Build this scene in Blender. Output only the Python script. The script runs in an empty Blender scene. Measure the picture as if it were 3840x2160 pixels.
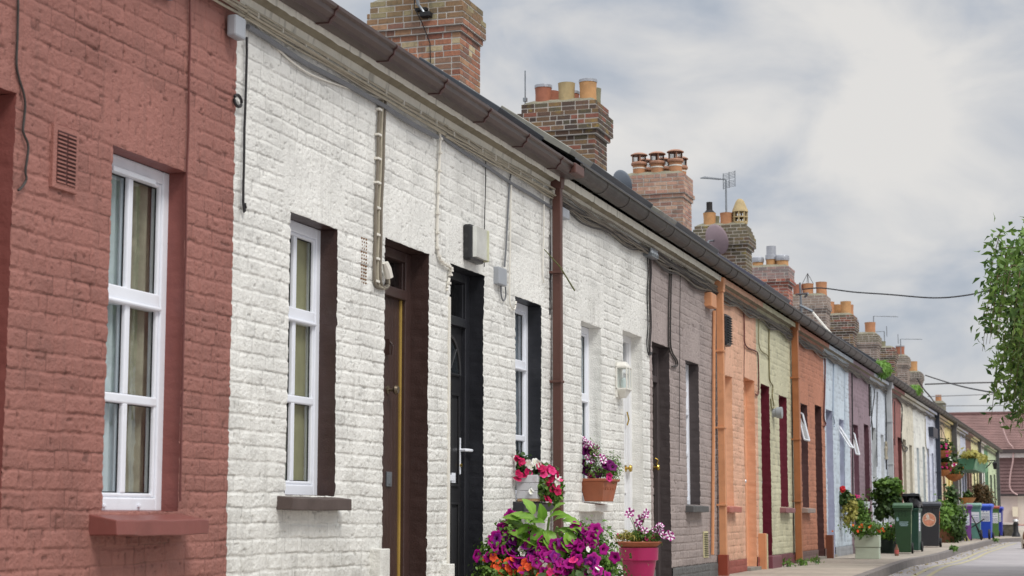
import bpy, bmesh, math, random
import numpy as np
from mathutils import Vector, Matrix
R_=math.radians
rng=np.random.default_rng(7); random.seed(7)
scene=bpy.context.scene; COL=scene.collection
# ------------------------------------------------------------ camera (solved from the photo's vanishing points)
F=6672.; CX,CY=1920.,1080.; VX,VY=4114.,1929.; H=0.75; D=4.45
th=math.atan((VY-CY)/F); ps=math.atan((VX-CX)/F*math.cos(th))
Fw=np.array([math.cos(th)*math.cos(ps),math.cos(th)*math.sin(ps),math.sin(th)])
Rt=np.array([math.sin(ps),-math.cos(ps),0.]); Up=np.cross(Rt,Fw)
def ray(x,y): return Fw+Rt*(x-CX)/F+Up*(CY-y)/F
def onY(x,y,Y=D):
    d=ray(x,y); t=Y/d[1]; return d[0]*t, H+d[2]*t
def onZ(x,y,Z=0.):
    d=ray(x,y); t=(Z-H)/d[2]; return d[0]*t,d[1]*t
def onX(x,y,X):
    d=ray(x,y); t=X/d[0]; return d[1]*t,H+d[2]*t
cd=bpy.data.cameras.new('camera'); cam=bpy.data.objects.new('camera',cd); COL.objects.link(cam)
cd.sensor_width=36; cd.lens=F/3840*36; cd.clip_end=2000; cd.clip_start=.1
M=Matrix((Rt,Up,-Fw)).transposed().to_4x4(); M.translation=(0,0,H); cam.matrix_world=M
cd.dof.use_dof=True; cd.dof.focus_distance=15.5; cd.dof.aperture_fstop=5.6
scene.camera=cam
# ------------------------------------------------------------ sky
w=bpy.data.worlds.new('World'); scene.world=w; w.use_nodes=True; nt=w.node_tree; nt.nodes.clear()
SUN_EL,SUN_AZ=R_(52),R_(235)      # compass-like: direction the light comes FROM, measured from +X towards +Y
def nd(t,**k):
    n=nt.nodes.new(t)
    for a,b in k.items(): setattr(n,a,b)
    return n
sky=nd('ShaderNodeTexSky',sky_type='NISHITA',sun_disc=False,sun_elevation=SUN_EL,sun_rotation=math.pi/2-SUN_AZ)
tc=nd('ShaderNodeTexCoord')
n1=nd('ShaderNodeTexNoise'); n1.inputs['Scale'].default_value=3.2; n1.inputs['Detail'].default_value=5
mp=nd('ShaderNodeMapping'); mp.inputs['Scale'].default_value=(1,1,1.9)
nt.links.new(tc.outputs['Generated'],mp.inputs[0]); nt.links.new(mp.outputs[0],n1.inputs['Vector'])
wa=nd('ShaderNodeVectorMath',operation='MULTIPLY_ADD'); wa.inputs[1].default_value=(.16,.16,.12)
sub=nd('ShaderNodeVectorMath',operation='SUBTRACT'); sub.inputs[1].default_value=(.5,.5,.5)
nt.links.new(n1.outputs['Color'],sub.inputs[0]); nt.links.new(sub.outputs[0],wa.inputs[0]); nt.links.new(tc.outputs['Generated'],wa.inputs[2])
n2=nd('ShaderNodeTexNoise'); n2.inputs['Scale'].default_value=8.5; n2.inputs['Detail'].default_value=6; n2.inputs['Roughness'].default_value=.52
nt.links.new(mp.outputs[0],n2.inputs['Vector']); n2.inputs['Distortion'].default_value=.35
acc=nd('ShaderNodeMath',operation='MULTIPLY_ADD'); acc.inputs[1].default_value=2.0; acc.inputs[2].default_value=-.35
nt.links.new(n2.outputs['Fac'],acc.inputs[0]); cur=acc.outputs[0]
# soft bright and dark banks of cloud, each at a direction in the sky
for (px,py,sg,a) in [(2950,430,.085,.30),(3450,330,.055,.24),(2250,330,.10,.22),(3500,560,.06,.18),(2480,-60,.085,-.42),(1700,-40,.07,-.22),(3780,20,.05,-.25),
                     (3150,810,.035,-.10),(3000,1010,.045,-.16),(3620,760,.04,-.12),(3500,1050,.03,-.14),(3350,1000,.022,.12),(3080,860,.02,.16),(3400,1280,.03,.10)]:
    c=ray(px,py); c=c/np.linalg.norm(c)
    ds=nd('ShaderNodeVectorMath',operation='DISTANCE'); ds.inputs[1].default_value=tuple(c); nt.links.new(wa.outputs[0],ds.inputs[0])
    sq=nd('ShaderNodeMath',operation='POWER'); sq.inputs[1].default_value=2; nt.links.new(ds.outputs['Value'],sq.inputs[0])
    mu=nd('ShaderNodeMath',operation='MULTIPLY'); mu.inputs[1].default_value=-1/sg**2; nt.links.new(sq.outputs[0],mu.inputs[0])
    ex=nd('ShaderNodeMath',operation='EXPONENT'); nt.links.new(mu.outputs[0],ex.inputs[0])
    ad=nd('ShaderNodeMath',operation='MULTIPLY_ADD'); ad.inputs[1].default_value=a; nt.links.new(ex.outputs[0],ad.inputs[0]); nt.links.new(cur,ad.inputs[2]); cur=ad.outputs[0]
def lin(c): return tuple((x/255/12.92 if x/255<=.04045 else ((x/255+.055)/1.055)**2.4) for x in c)
rp=nd('ShaderNodeValToRGB'); cr=rp.color_ramp; cr.interpolation='B_SPLINE'
for i,(p,c) in enumerate([(.0,(160,171,184)),(.25,(180,190,203)),(.45,(198,205,216)),(.62,(218,220,224)),(.82,(236,235,234)),(1.,(247,244,240))]):
    e=cr.elements[i] if i<2 else cr.elements.new(p); e.position=p; e.color=lin(c)+(1,)
nt.links.new(cur,rp.inputs[0])
# overcast dome: brighter overhead than near the horizon
sx=nd('ShaderNodeSeparateXYZ'); nt.links.new(tc.outputs['Generated'],sx.inputs[0])
up=nd('ShaderNodeMapRange'); up.inputs['From Min'].default_value=.34; up.inputs['From Max'].default_value=.9; up.inputs['To Min'].default_value=.80; up.inputs['To Max'].default_value=2.3
nt.links.new(sx.outputs['Z'],up.inputs['Value'])
vm=nd('ShaderNodeVectorMath',operation='SCALE'); nt.links.new(rp.outputs[0],vm.inputs[0]); nt.links.new(up.outputs[0],vm.inputs['Scale'])
sk=nd('ShaderNodeVectorMath',operation='SCALE'); sk.inputs['Scale'].default_value=.07; nt.links.new(sky.outputs[0],sk.inputs[0])
mx=nd('ShaderNodeMix',data_type='RGBA'); mx.inputs[0].default_value=.93; nt.links.new(sk.outputs[0],mx.inputs[6]); nt.links.new(vm.outputs[0],mx.inputs[7])
bg=nd('ShaderNodeBackground'); bg.inputs['Strength'].default_value=1.0; nt.links.new(mx.outputs[2],bg.inputs[0])
wo=nd('ShaderNodeOutputWorld'); nt.links.new(bg.outputs[0],wo.inputs[0])
sd=bpy.data.lights.new('sun','SUN'); sd.energy=1.8; sd.angle=R_(18); sd.color=(1,.965,.91)
so=bpy.data.objects.new('sun',sd); COL.objects.link(so)
dv=Vector((math.cos(SUN_EL)*math.cos(SUN_AZ),math.cos(SUN_EL)*math.sin(SUN_AZ),math.sin(SUN_EL)))
so.rotation_euler=dv.to_track_quat('Z','Y').to_euler()
vs=scene.view_settings; vs.view_transform='Standard'; vs.look='None'; vs.exposure=0.12; vs.gamma=1; vs.use_curve_mapping=False

# ------------------------------------------------------------ materials
def mat(name,col,rough=.6,spec=.4,metal=0.,var=.06,vscale=6.,bump=0.,bscale=60.,dirt=0.,dcol=(.08,.075,.065),dscale=3.,attr=None,flake=0.,streak=0.,zdirt=0.,coat=0.,cav=0.):
    m=bpy.data.materials.new(name); m.use_nodes=True; t=m.node_tree; N=t.nodes; L=t.links
    b=N['Principled BSDF']; b.inputs['Roughness'].default_value=rough; b.inputs['Metallic'].default_value=metal
    b.inputs['Specular IOR Level'].default_value=spec; b.inputs['Coat Weight'].default_value=coat
    g=N.new('ShaderNodeNewGeometry'); pos=g.outputs['Position']
    col=lin(col) if max(col)>1 else tuple(col)
    def noise(sc,det=4,vec=None,ro=.55):
        n=N.new('ShaderNodeTexNoise'); n.inputs['Scale'].default_value=sc; n.inputs['Detail'].default_value=det; n.inputs['Roughness'].default_value=ro; L.new(vec or pos,n.inputs['Vector']); return n.outputs['Fac']
    def ramp(s,a,b2):
        r=N.new('ShaderNodeMapRange'); r.inputs['From Min'].default_value=a; r.inputs['From Max'].default_value=b2; L.new(s,r.inputs['Value']); return r.outputs[0]
    def mix(f,a,c,fac=1.):
        x=N.new('ShaderNodeMix'); x.data_type='RGBA'
        if fac!=1.:
            q=N.new('ShaderNodeMath'); q.operation='MULTIPLY'; q.inputs[1].default_value=fac; L.new(f,q.inputs[0]); f=q.outputs[0]
        L.new(f,x.inputs[0])
        if hasattr(a,'links'): L.new(a,x.inputs[6])
        else: x.inputs[6].default_value=tuple(a)+(1,)
        x.inputs[7].default_value=tuple(c)+(1,)
        return x.outputs[2]
    if attr:
        a=N.new('ShaderNodeAttribute'); a.attribute_name=attr; c=a.outputs['Color']
        c=mix(ramp(noise(vscale*4),.45,.75),c,(0.02,0.02,0.018),var)
    else:
        c=mix(ramp(noise(vscale),.3,.7),tuple(x*(1-var) for x in col),tuple(min(1,x*(1+var)) for x in col))
    if streak:
        mpn=N.new('ShaderNodeMapping'); mpn.inputs['Scale'].default_value=(14,14,1.2); L.new(pos,mpn.inputs[0])
        c=mix(ramp(noise(1.2,4,mpn.outputs[0]),.56,.8),c,dcol,streak)
    if dirt: c=mix(ramp(noise(dscale,7,None,.7),.55,.78),c,dcol,dirt)
    if flake: c=mix(ramp(noise(16,6,None,.72),.66,.72),c,tuple(x*.45 for x in col),flake)
    if zdirt:
        sp=N.new('ShaderNodeSeparateXYZ'); L.new(pos,sp.inputs[0])
        zr=N.new('ShaderNodeMapRange'); zr.inputs['From Min'].default_value=.75; zr.inputs['From Max'].default_value=.05; L.new(sp.outputs['Z'],zr.inputs['Value'])
        ml=N.new('ShaderNodeMath'); ml.operation='MULTIPLY'; L.new(zr.outputs[0],ml.inputs[0]); L.new(ramp(noise(9,6,None,.7),.44,.7),ml.inputs[1])
        c=mix(ml.outputs[0],c,dcol,zdirt)
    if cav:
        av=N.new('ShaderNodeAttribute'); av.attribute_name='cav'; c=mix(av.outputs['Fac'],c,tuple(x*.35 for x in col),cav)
    L.new(c,b.inputs['Base Color'])
    if bump:
        bn=N.new('ShaderNodeBump'); bn.inputs['Strength'].default_value=1; bn.inputs['Distance'].default_value=bump
        L.new(noise(bscale,6,None,.62),bn.inputs['Height']); L.new(bn.outputs[0],b.inputs['Normal'])
    return m
def paint(name,c,**k):
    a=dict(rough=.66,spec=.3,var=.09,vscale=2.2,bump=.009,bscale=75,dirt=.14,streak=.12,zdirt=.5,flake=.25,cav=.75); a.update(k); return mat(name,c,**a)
def glassm(name='glass',tint=(.9,.95,.95)):
    m=bpy.data.materials.new(name); m.use_nodes=True; t=m.node_tree; t.nodes.clear(); N=t.nodes; L=t.links
    o=N.new('ShaderNodeOutputMaterial'); ge=N.new('ShaderNodeNewGeometry'); dt=N.new('ShaderNodeVectorMath'); dt.operation='DOT_PRODUCT'; L.new(ge.outputs['Incoming'],dt.inputs[0]); L.new(ge.outputs['Normal'],dt.inputs[1])
    def mth(op,a,b=None):
        q=N.new('ShaderNodeMath'); q.operation=op
        for i_,v_ in enumerate((a,b)):
            if v_ is None: continue
            if hasattr(v_,'links'): L.new(v_,q.inputs[i_])
            else: q.inputs[i_].default_value=v_
        return q.outputs[0]
    fo=mth('ADD',mth('MULTIPLY',mth('POWER',mth('SUBTRACT',1.,mth('ABSOLUTE',dt.outputs['Value'])),3.5),.85),.12)
    g=N.new('ShaderNodeBsdfGlossy'); g.inputs['Roughness'].default_value=.015; tr=N.new('ShaderNodeBsdfTransparent'); tr.inputs[0].default_value=tint+(1,)
    nz=N.new('ShaderNodeTexNoise'); nz.inputs['Scale'].default_value=2.2; bn=N.new('ShaderNodeBump'); bn.inputs['Distance'].default_value=.004; L.new(nz.outputs[0],bn.inputs['Height']); L.new(bn.outputs[0],g.inputs['Normal'])
    x=N.new('ShaderNodeMixShader'); L.new(fo,x.inputs[0]); L.new(tr.outputs[0],x.inputs[1]); L.new(g.outputs[0],x.inputs[2]); L.new(x.outputs[0],o.inputs[0]); return m
def leafm(name,a,b,rough=.5):
    m=bpy.data.materials.new(name); m.use_nodes=True; t=m.node_tree; N=t.nodes; L=t.links; p=N['Principled BSDF']
    p.inputs['Roughness'].default_value=rough; p.inputs['Specular IOR Level'].default_value=.35
    at=N.new('ShaderNodeAttribute'); at.attribute_name='rnd'
    x=N.new('ShaderNodeMix'); x.data_type='RGBA'; L.new(at.outputs['Fac'],x.inputs[0]); x.inputs[6].default_value=lin(a)+(1,); x.inputs[7].default_value=lin(b)+(1,)
    L.new(x.outputs[2],p.inputs['Base Color'])
    tl=N.new('ShaderNodeBsdfTranslucent'); L.new(x.outputs[2],tl.inputs[0]); ms=N.new('ShaderNodeMixShader'); ms.inputs[0].default_value=.28
    L.new(p.outputs[0],ms.inputs[1]); L.new(tl.outputs[0],ms.inputs[2]); L.new(ms.outputs[0],N['Material Output'].inputs[0]); return m
def petalm(name):
    m=bpy.data.materials.new(name); m.use_nodes=True; t=m.node_tree; p=t.nodes['Principled BSDF']; p.inputs['Roughness'].default_value=.6; p.inputs['Specular IOR Level'].default_value=.2
    at=t.nodes.new('ShaderNodeAttribute'); at.attribute_name='Col'; t.links.new(at.outputs['Color'],p.inputs['Base Color']); return m
G=glassm()
m_white=paint('white_paint_wall',(232,231,225),cav=.55,dcol=(.30,.285,.25),flake=.8,dirt=.36,streak=.42,zdirt=1.)
m_red=paint('red_paint_wall',(158,108,98),dcol=(.16,.09,.075),dirt=.4,flake=.45,streak=.3,zdirt=.4)
m_pvc=mat('white_plastic',(232,235,242),rough=.32,spec=.5,var=.03,dirt=.22,dcol=(.4,.4,.38),dscale=9)
m_dark=mat('dark_room',(30,28,27),rough=.9)
m_brown=mat('brown_gloss_paint',(66,48,44),rough=.36,spec=.5,var=.12,bump=.003,bscale=90,dirt=.2,dcol=(.10,.09,.085),dscale=14)
m_black=mat('black_gloss_paint',(38,39,44),rough=.38,spec=.5,var=.12,bump=.0015,bscale=80,dirt=.12,dcol=(.06,.06,.065),dscale=12)
m_doorb=mat('black_door_skin',(40,40,42),rough=.28,spec=.5,var=.05)
m_gutb=mat('brown_plastic_gutter',(68,50,46),rough=.34,spec=.5,var=.14,vscale=4,dirt=.4,dscale=4,dcol=(.11,.095,.085))
m_gutk=mat('weathered_dark_gutter',(70,65,62),rough=.5,spec=.4,var=.2,vscale=5,dirt=.5,dcol=(.17,.17,.15),dscale=5,bump=.002,bscale=30)
m_pipe=mat('brown_downpipe_paint',(90,60,53),rough=.45,var=.12,vscale=3,dirt=.3,dcol=(.07,.045,.035),dscale=5)
m_slate=mat('roof_slate',(78,80,86),rough=.55,var=.2,vscale=9,dirt=.4,dcol=(.15,.15,.13),bump=.004,bscale=25)
m_cab=mat('painted_cable',(164,156,138),rough=.6,var=.15,vscale=15)
m_cabd=mat('dark_cable',(58,54,52),rough=.55,var=.25,vscale=15)
m_cabm=mat('mid_cable',(120,112,100),rough=.6,var=.15,vscale=15)
m_cabk=mat('black_cable',(38,36,38),rough=.5)
m_cond=mat('grey_conduit',(112,114,118),rough=.45,var=.08)
m_grey=mat('grey_box_plastic',(158,162,168),rough=.45,var=.05,dirt=.2,dcol=(.2,.2,.19),dscale=12)
m_clip=mat('white_clip',(222,218,208),rough=.5)
m_gold=mat('gold_weather_strip',(176,146,76),rough=.4,metal=.3,var=.2,vscale=3)
m_brass=mat('aged_brass',(190,160,80),rough=.25,metal=.9)
m_bronze=mat('dull_bronze',(110,98,82),rough=.35,metal=.6)
m_chrome=mat('satin_silver',(215,216,220),rough=.3,metal=.4)
m_steel=mat('galvanised_steel',(140,145,150),rough=.4,metal=.7,var=.15)
m_terra=mat('terracotta',(164,98,70),rough=.75,var=.12,vscale=10,dirt=.25,dcol=(.3,.22,.17),bump=.001)
m_brick=mat('chimney_brick',(150,90,70),rough=.85,var=.35,vscale=9,bump=.008,bscale=55,attr='Col',dirt=.8,dcol=(.09,.088,.07),dscale=4,streak=.5)
m_brickl=mat('lichened_brick',(150,90,70),rough=.85,var=.35,vscale=9,bump=.008,bscale=55,attr='Col',dirt=.75,dcol=lin((186,162,60)),dscale=5.5)
m_mortar=mat('chimney_mortar',(196,190,182),rough=.9,var=.2,bump=.004,bscale=40,dirt=.3,dcol=(.16,.155,.12),dscale=4)
m_mort2=mat('mossy_mortar',(132,128,112),rough=.95,var=.25,bump=.008,bscale=30,dirt=.7,dcol=(.13,.14,.05),dscale=7)
m_soil=mat('dark_soil',(50,40,32),rough=.95,bump=.01)
m_rubber=mat('black_rubber',(30,30,32),rough=.6)
m_stem=mat('green_stem',(100,124,62),rough=.6)
m_bark=mat('tree_bark',(120,104,82),rough=.85,var=.25,bump=.01,bscale=20)
m_leaf=leafm('leaf_green',(52,84,34),(122,160,66))
m_leafd=leafm('leaf_dark',(40,64,34),(84,112,52))
m_leafl=leafm('lime_leaf',(98,144,46),(146,188,76),.4)
m_leafy=leafm('yellow_leaf',(140,140,66),(196,186,104))
m_tree=leafm('tree_leaf',(50,84,40),(146,178,88),.45)
m_brn=leafm('brown_shrub_leaf',(62,64,36),(128,96,64))
m_pet=petalm('petal')

# ------------------------------------------------------------ helpers
class State: org=(0.,0.,0.)
S=State()
def tag(o,label=None,cat=None,group=None,kind=None):
    for k,v in (('label',label),('category',cat),('group',group),('kind',kind)):
        if v: o[k]=v
    return o
def thing(name,label,cat,loc=(0,0,0),rz=0.,group=None,local=False):
    o=bpy.data.objects.new(name,None); COL.objects.link(o); o.location=loc; o.rotation_euler=(0,0,rz); o.empty_display_size=.2
    tag(o,label,cat,group); S.org=(0,0,0) if local else tuple(loc); return o
def link(me,name,parent,m,smooth=False,bevel=0.,org=None):
    og=S.org if (org is None and parent is not None) else (org or (0,0,0))
    if any(og): me.transform(Matrix.Translation((-og[0],-og[1],-og[2])))
    for x in (m if isinstance(m,(list,tuple)) else [m]): me.materials.append(x)
    if smooth: me.polygons.foreach_set('use_smooth',[True]*len(me.polygons))
    o=bpy.data.objects.new(name,me); COL.objects.link(o)
    if parent is not None: o.parent=parent
    if bevel:
        b=o.modifiers.new('bevel','BEVEL'); b.width=bevel; b.segments=2; b.limit_method='ANGLE'; b.angle_limit=R_(40)
    return o
class MB:
    def __init__(s): s.v=[]; s.f=[]; s.c=[]
    def add(s,vs,fs,col=None):
        n=len(s.v); s.v+= [tuple(map(float,p)) for p in vs]; s.f+=[tuple(n+i for i in f) for f in fs]
        if col is not None: s.c+=[tuple(col)]*len(vs)
        return s
    def box(s,x0,x1,y0,y1,z0,z1,col=None):
        return s.add([(x,y,z) for x in (x0,x1) for y in (y0,y1) for z in (z0,z1)],[(0,1,3,2),(4,6,7,5),(0,4,5,1),(2,3,7,6),(0,2,6,4),(1,5,7,3)],col)
    def frus(s,c,z0,z1,a0,b0,a1,b1):   # tapered box, half sizes
        x,y=c; v=[(x+i*a0,y+j*b0,z0) for i,j in((-1,-1),(1,-1),(1,1),(-1,1))]+[(x+i*a1,y+j*b1,z1) for i,j in((-1,-1),(1,-1),(1,1),(-1,1))]
        return s.add(v,[(3,2,1,0),(4,5,6,7),(0,1,5,4),(1,2,6,5),(2,3,7,6),(3,0,4,7)])
    def prism(s,prof,x0,x1,closed=True):  # profile of (y,z) swept along x
        n=len(prof); v=[(x0,y,z) for y,z in prof]+[(x1,y,z) for y,z in prof]
        f=[(i,(i+1)%n,n+(i+1)%n,n+i) for i in range(n if closed else n-1)]
        if closed: f+=[tuple(range(n))[::-1],tuple(range(n,2*n))]
        return s.add(v,f)
    def tube(s,pts,r,n=6):
        P=[np.array(p,float) for p in pts]; rings=[]
        for i,p in enumerate(P):
            d=P[min(i+1,len(P)-1)]-P[max(i-1,0)]; L=np.linalg.norm(d); d=d/(L if L>1e-9 else 1)
            a=np.array([0,0,1.]) if abs(d[2])<.9 else np.array([1.,0,0]); u=np.cross(d,a); u/=np.linalg.norm(u); w_=np.cross(d,u)
            rr=r[i] if hasattr(r,'__len__') else r
            rings+=[p+rr*(math.cos(t)*u+math.sin(t)*w_) for t in [2*math.pi*k/n for k in range(n)]]
        m=len(P); f=[(i*n+k,i*n+(k+1)%n,(i+1)*n+(k+1)%n,(i+1)*n+k) for i in range(m-1) for k in range(n)]
        f+=[tuple(range(n))[::-1],tuple(range((m-1)*n,m*n))]
        return s.add(rings,f)
    def lathe(s,prof,c=(0,0,0),n=20,axis='z'):
        v=[]
        for r,h in prof:
            for k in range(n):
                a=2*math.pi*k/n; p=(r*math.cos(a),r*math.sin(a),h)
                if axis=='x': p=(h,r*math.cos(a),r*math.sin(a))
                if axis=='y': p=(r*math.cos(a),h,r*math.sin(a))
                v.append((c[0]+p[0],c[1]+p[1],c[2]+p[2]))
        m=len(prof); f=[(i*n+k,i*n+(k+1)%n,(i+1)*n+(k+1)%n,(i+1)*n+k) for i in range(m-1) for k in range(n)]
        f+=[tuple(range(n))[::-1],tuple(range((m-1)*n,m*n))]
        return s.add(v,f)
    def build(s,name,m,parent=None,smooth=False,bevel=0.,org=None):
        me=bpy.data.meshes.new(name); me.from_pydata(s.v,[],s.f); 
        if s.c:
            a=me.color_attributes.new('Col','FLOAT_COLOR','POINT'); a.data.foreach_set('color',np.array([c+(1,) if len(c)==3 else c for c in s.c],float).ravel())
        me.update(); bm=bmesh.new(); bm.from_mesh(me); bmesh.ops.recalc_face_normals(bm,faces=bm.faces); bm.to_mesh(me); bm.free()
        o=link(me,name,parent,m,smooth,bevel,org)
        if smooth:
            md=o.modifiers.new('edge','EDGE_SPLIT'); md.split_angle=R_(38)
        return o
def copy_tree(o,parent=None):
    c=o.copy(); COL.objects.link(c); c.parent=parent
    for ch in o.children: copy_tree(ch,c)
    return c
TB=rng.random((256,256))
def vn(x,y,sd=0):
    x=np.asarray(x,float)+sd*17.3+300; y=np.asarray(y,float)+sd*7.7+300
    xi=np.floor(x).astype(int); yi=np.floor(y).astype(int); fx=x-xi; fy=y-yi; fx=fx*fx*(3-2*fx); fy=fy*fy*(3-2*fy)
    a=TB[xi%256,yi%256]; b=TB[(xi+1)%256,yi%256]; c=TB[xi%256,(yi+1)%256]; d=TB[(xi+1)%256,(yi+1)%256]
    return (a*(1-fx)+b*fx)*(1-fy)+(c*(1-fx)+d*fx)*fy
def fbm(x,y,o=4,sd=0):
    t=0;a=.5
    for i in range(o): t=t+a*vn(x*2**i,y*2**i,sd+i); a*=.5
    return t
# ------------------------------------------------------------ brick facade relief (painted old brick)
CH=.087
rows={}
def joints(r):
    if r not in rows:
        g=np.random.default_rng(1000+r); n=700
        l=np.where(g.random(n)<.40,.108,.212)*(1+.12*(g.random(n)-.5)); rows[r]=(-2+g.random()*.2+np.cumsum(l), g.random(n+1), g.random(n+1))
    return rows[r]
def ss(x,a,b): t=np.clip((x-a)/(b-a),0,1); return t*t*(3-2*t)
def relief(s,z,lint=()):
    s=np.asarray(s,float); z=np.asarray(z,float)
    zw=z+.020*(vn(s*1.1,z*1.2,3)-.5)+.008*(vn(s*7,z*5,4)-.5)+.006*(fbm(s*28,z*9,3,6)-.5); sw=s+.012*(vn(s*5,z*9,5)-.5)+.007*(vn(s*12,z*30,8)-.5)
    zc=zw/CH; rw=np.floor(zc).astype(int); fz=(zc-rw)*CH
    h=np.zeros_like(s); cv=np.zeros_like(s)
    for r in np.unique(rw):
        m=rw==r; J,a,b=joints(int(r)+50); J3=(a*7.31+b*3.77)%1.; i=np.searchsorted(J,sw[m]); i=np.clip(i,1,len(J)-1)
        dl=sw[m]-J[i-1]; dr=J[i]-sw[m]; ds=np.minimum(dl,dr)
        q=fz[m]; e1=.0035*(a[i]-.5); pz=ss(q,.000,.003)*ss(CH-q,.013+e1,.020+e1); vj=np.where(dl<dr,a[i],b[i]); pw=1-(.9+.1*vj)*(1-ss(ds,.005,.012))
        cv[m]=np.maximum((1-ss(CH-q,.002,.008))*(.2+.9*b[i]),(1-ss(q,0,.002))*.6)+(1-ss(ds,.001,.007))*(.3+.7*vj)+pz*pw*(.04+.26*J3[i])  # joint dirt, with shade painted in under bricks and at upright joints
        h[m]=pz*pw*(.0026+.0034*a[i]+(q/CH-.5)*.003*(b[i]-.5)+(dl/(dl+dr)-.5)*.007*(a[i]-.5))
    rough=(.0030+.9*h)*1.25*(fbm(s*38,z*44,4,9)-.5)+.003*(fbm(s*9,z*9,3,19)-.5)+.010*(vn(s*1.7,z*1.9,20)-.5)
    pit=-.005*ss(vn(s*30,z*34,30),.82,.95)
    h=h*(.75+.5*vn(s*2.3,z*2.1,41))
    for (a,b,z0,z1) in lint:
        m=ss(s,a-.02,a+.01)*ss(b-s,-.02,.01)*ss(z,z0-.01,z0+.01)*ss(z1-z,-.01,.01)
        k=(s-a+.01*(vn(s*4,z*6,50)-.5))/.082; fk=np.abs(k-np.round(k))*.082; hv=.0028*ss(fk,0,.012)+.0025
        h=h*(1-m)+hv*m; cv=cv*(1-m)+.35*m*(1-ss(fk,0,.006))
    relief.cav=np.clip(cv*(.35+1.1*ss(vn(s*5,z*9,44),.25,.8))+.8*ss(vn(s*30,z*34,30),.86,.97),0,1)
    return h+rough+pit
def warp(s,z): return .005*(fbm(s*9,z*16,4,60)-.5)*2, .005*(fbm(s*14,z*9,4,70)-.5)*2
def grid_lines(a,b,res,cuts):
    c=sorted(set([a,b]+[x for x in cuts if a<x<b])); out=[]
    for p,q in zip(c[:-1],c[1:]):
        n=max(1,int(round((q-p)/res))); out+=list(np.linspace(p,q,n,endpoint=False))
    return np.array(out+[c[-1]])
def grid_mesh(P,shape,keep=None,cav=None):
    ny,nx=shape; idx=np.arange(ny*nx).reshape(ny,nx)
    q=np.stack([idx[:-1,:-1],idx[:-1,1:],idx[1:,1:],idx[1:,:-1]],-1).reshape(-1,4)
    if keep is not None: q=q[keep.ravel()]
    used=np.zeros(ny*nx,bool); used[q.ravel()]=True; mp_=np.cumsum(used)-1; V=P.reshape(-1,3)[used]; q=mp_[q]
    me=bpy.data.meshes.new('m'); me.vertices.add(len(V)); me.vertices.foreach_set('co',V.ravel())
    me.loops.add(q.size); me.loops.foreach_set('vertex_index',q.ravel().astype(np.int32)); me.polygons.add(len(q))
    me.polygons.foreach_set('loop_start',np.arange(0,q.size,4,dtype=np.int32)); me.polygons.foreach_set('loop_total',np.full(len(q),4,np.int32)); me.update(calc_edges=True)
    if cav is not None: me.attributes.new('cav','FLOAT','POINT').data.foreach_set('value',cav.ravel()[used].astype(np.float32))
    return me
def facade(parent,m,s0,s1,z0,z1,ops,res,name='wall',proud=0.):
    lint=[(o['s0']-.10,o['s1']+.10,o['z1'],o['z1']+.36) for o in ops]
    X=grid_lines(s0,s1,res,[v for o in ops for v in (o['s0'],o['s1'])]); Z=grid_lines(z0,z1,res*.72,[v for o in ops for v in (o['z0'],o['z1'])])
    XX,ZZ=np.meshgrid(X,Z); h=relief(XX,ZZ,lint); cavv=relief.cav; dx,dz=warp(XX,ZZ)
    ed=(XX<=s0+1e-6)|(XX>=s1-1e-6); dx=np.where(ed,0,dx); 
    P=np.stack([XX+dx,D-h-proud,ZZ+dz],-1)
    xc=(XX[:-1,:-1]+XX[:-1,1:])/2; zc=(ZZ[:-1,:-1]+ZZ[1:,:-1])/2; keep=np.ones_like(xc,bool)
    for o in ops: keep&=~((xc>o['s0'])&(xc<o['s1'])&(zc>o['z0'])&(zc<o['z1']))
    me=grid_mesh(P,XX.shape,keep,cavv)
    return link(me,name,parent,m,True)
def reveal(parent,m,o,ops,res,depth,wallm):
    # the three painted sides of an opening; their front edge follows the brick relief exactly
    lint=[(q['s0']-.10,q['s1']+.10,q['z1'],q['z1']+.36) for q in ops]
    nd_=7; t=np.linspace(0,1,nd_)
    for side in ('left','right','top'):
        if side=='top': A=grid_lines(o['s0'],o['s1'],res,[]); sv=A; zv=np.full_like(A,o['z1'])
        else: A=grid_lines(o['z0'],o['z1'],res,[]); zv=A; sv=np.full_like(A,o['s0'] if side=='left' else o['s1'])
        h=relief(sv,zv,lint); dx,dz=warp(sv,zv)
        T,I=np.meshgrid(t,np.arange(len(A)))
        Y=(D-h[I])*(1-T)+(D+depth)*T
        n=.010*(fbm(A[I]*14+3,T*depth*30+5,3,80+len(side))-.5)*np.sin(np.pi*np.clip(T*1.0,0,1))
        course=-.003*ss(.012-np.abs((zv[I]/CH)-np.round(zv[I]/CH))*CH,0,.01)*np.sin(np.pi*T) if side!='top' else 0
        n=n+course
        off=n if side!='right' else -n
        X=sv[I]+dx[I]*(1-T)+(off if side!='top' else 0); Z=zv[I]+dz[I]*(1-T)+(-n if side=='top' else 0)
        link(grid_mesh(np.stack([X,Y,Z],-1),T.shape),'reveal',parent,m,True)

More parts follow.
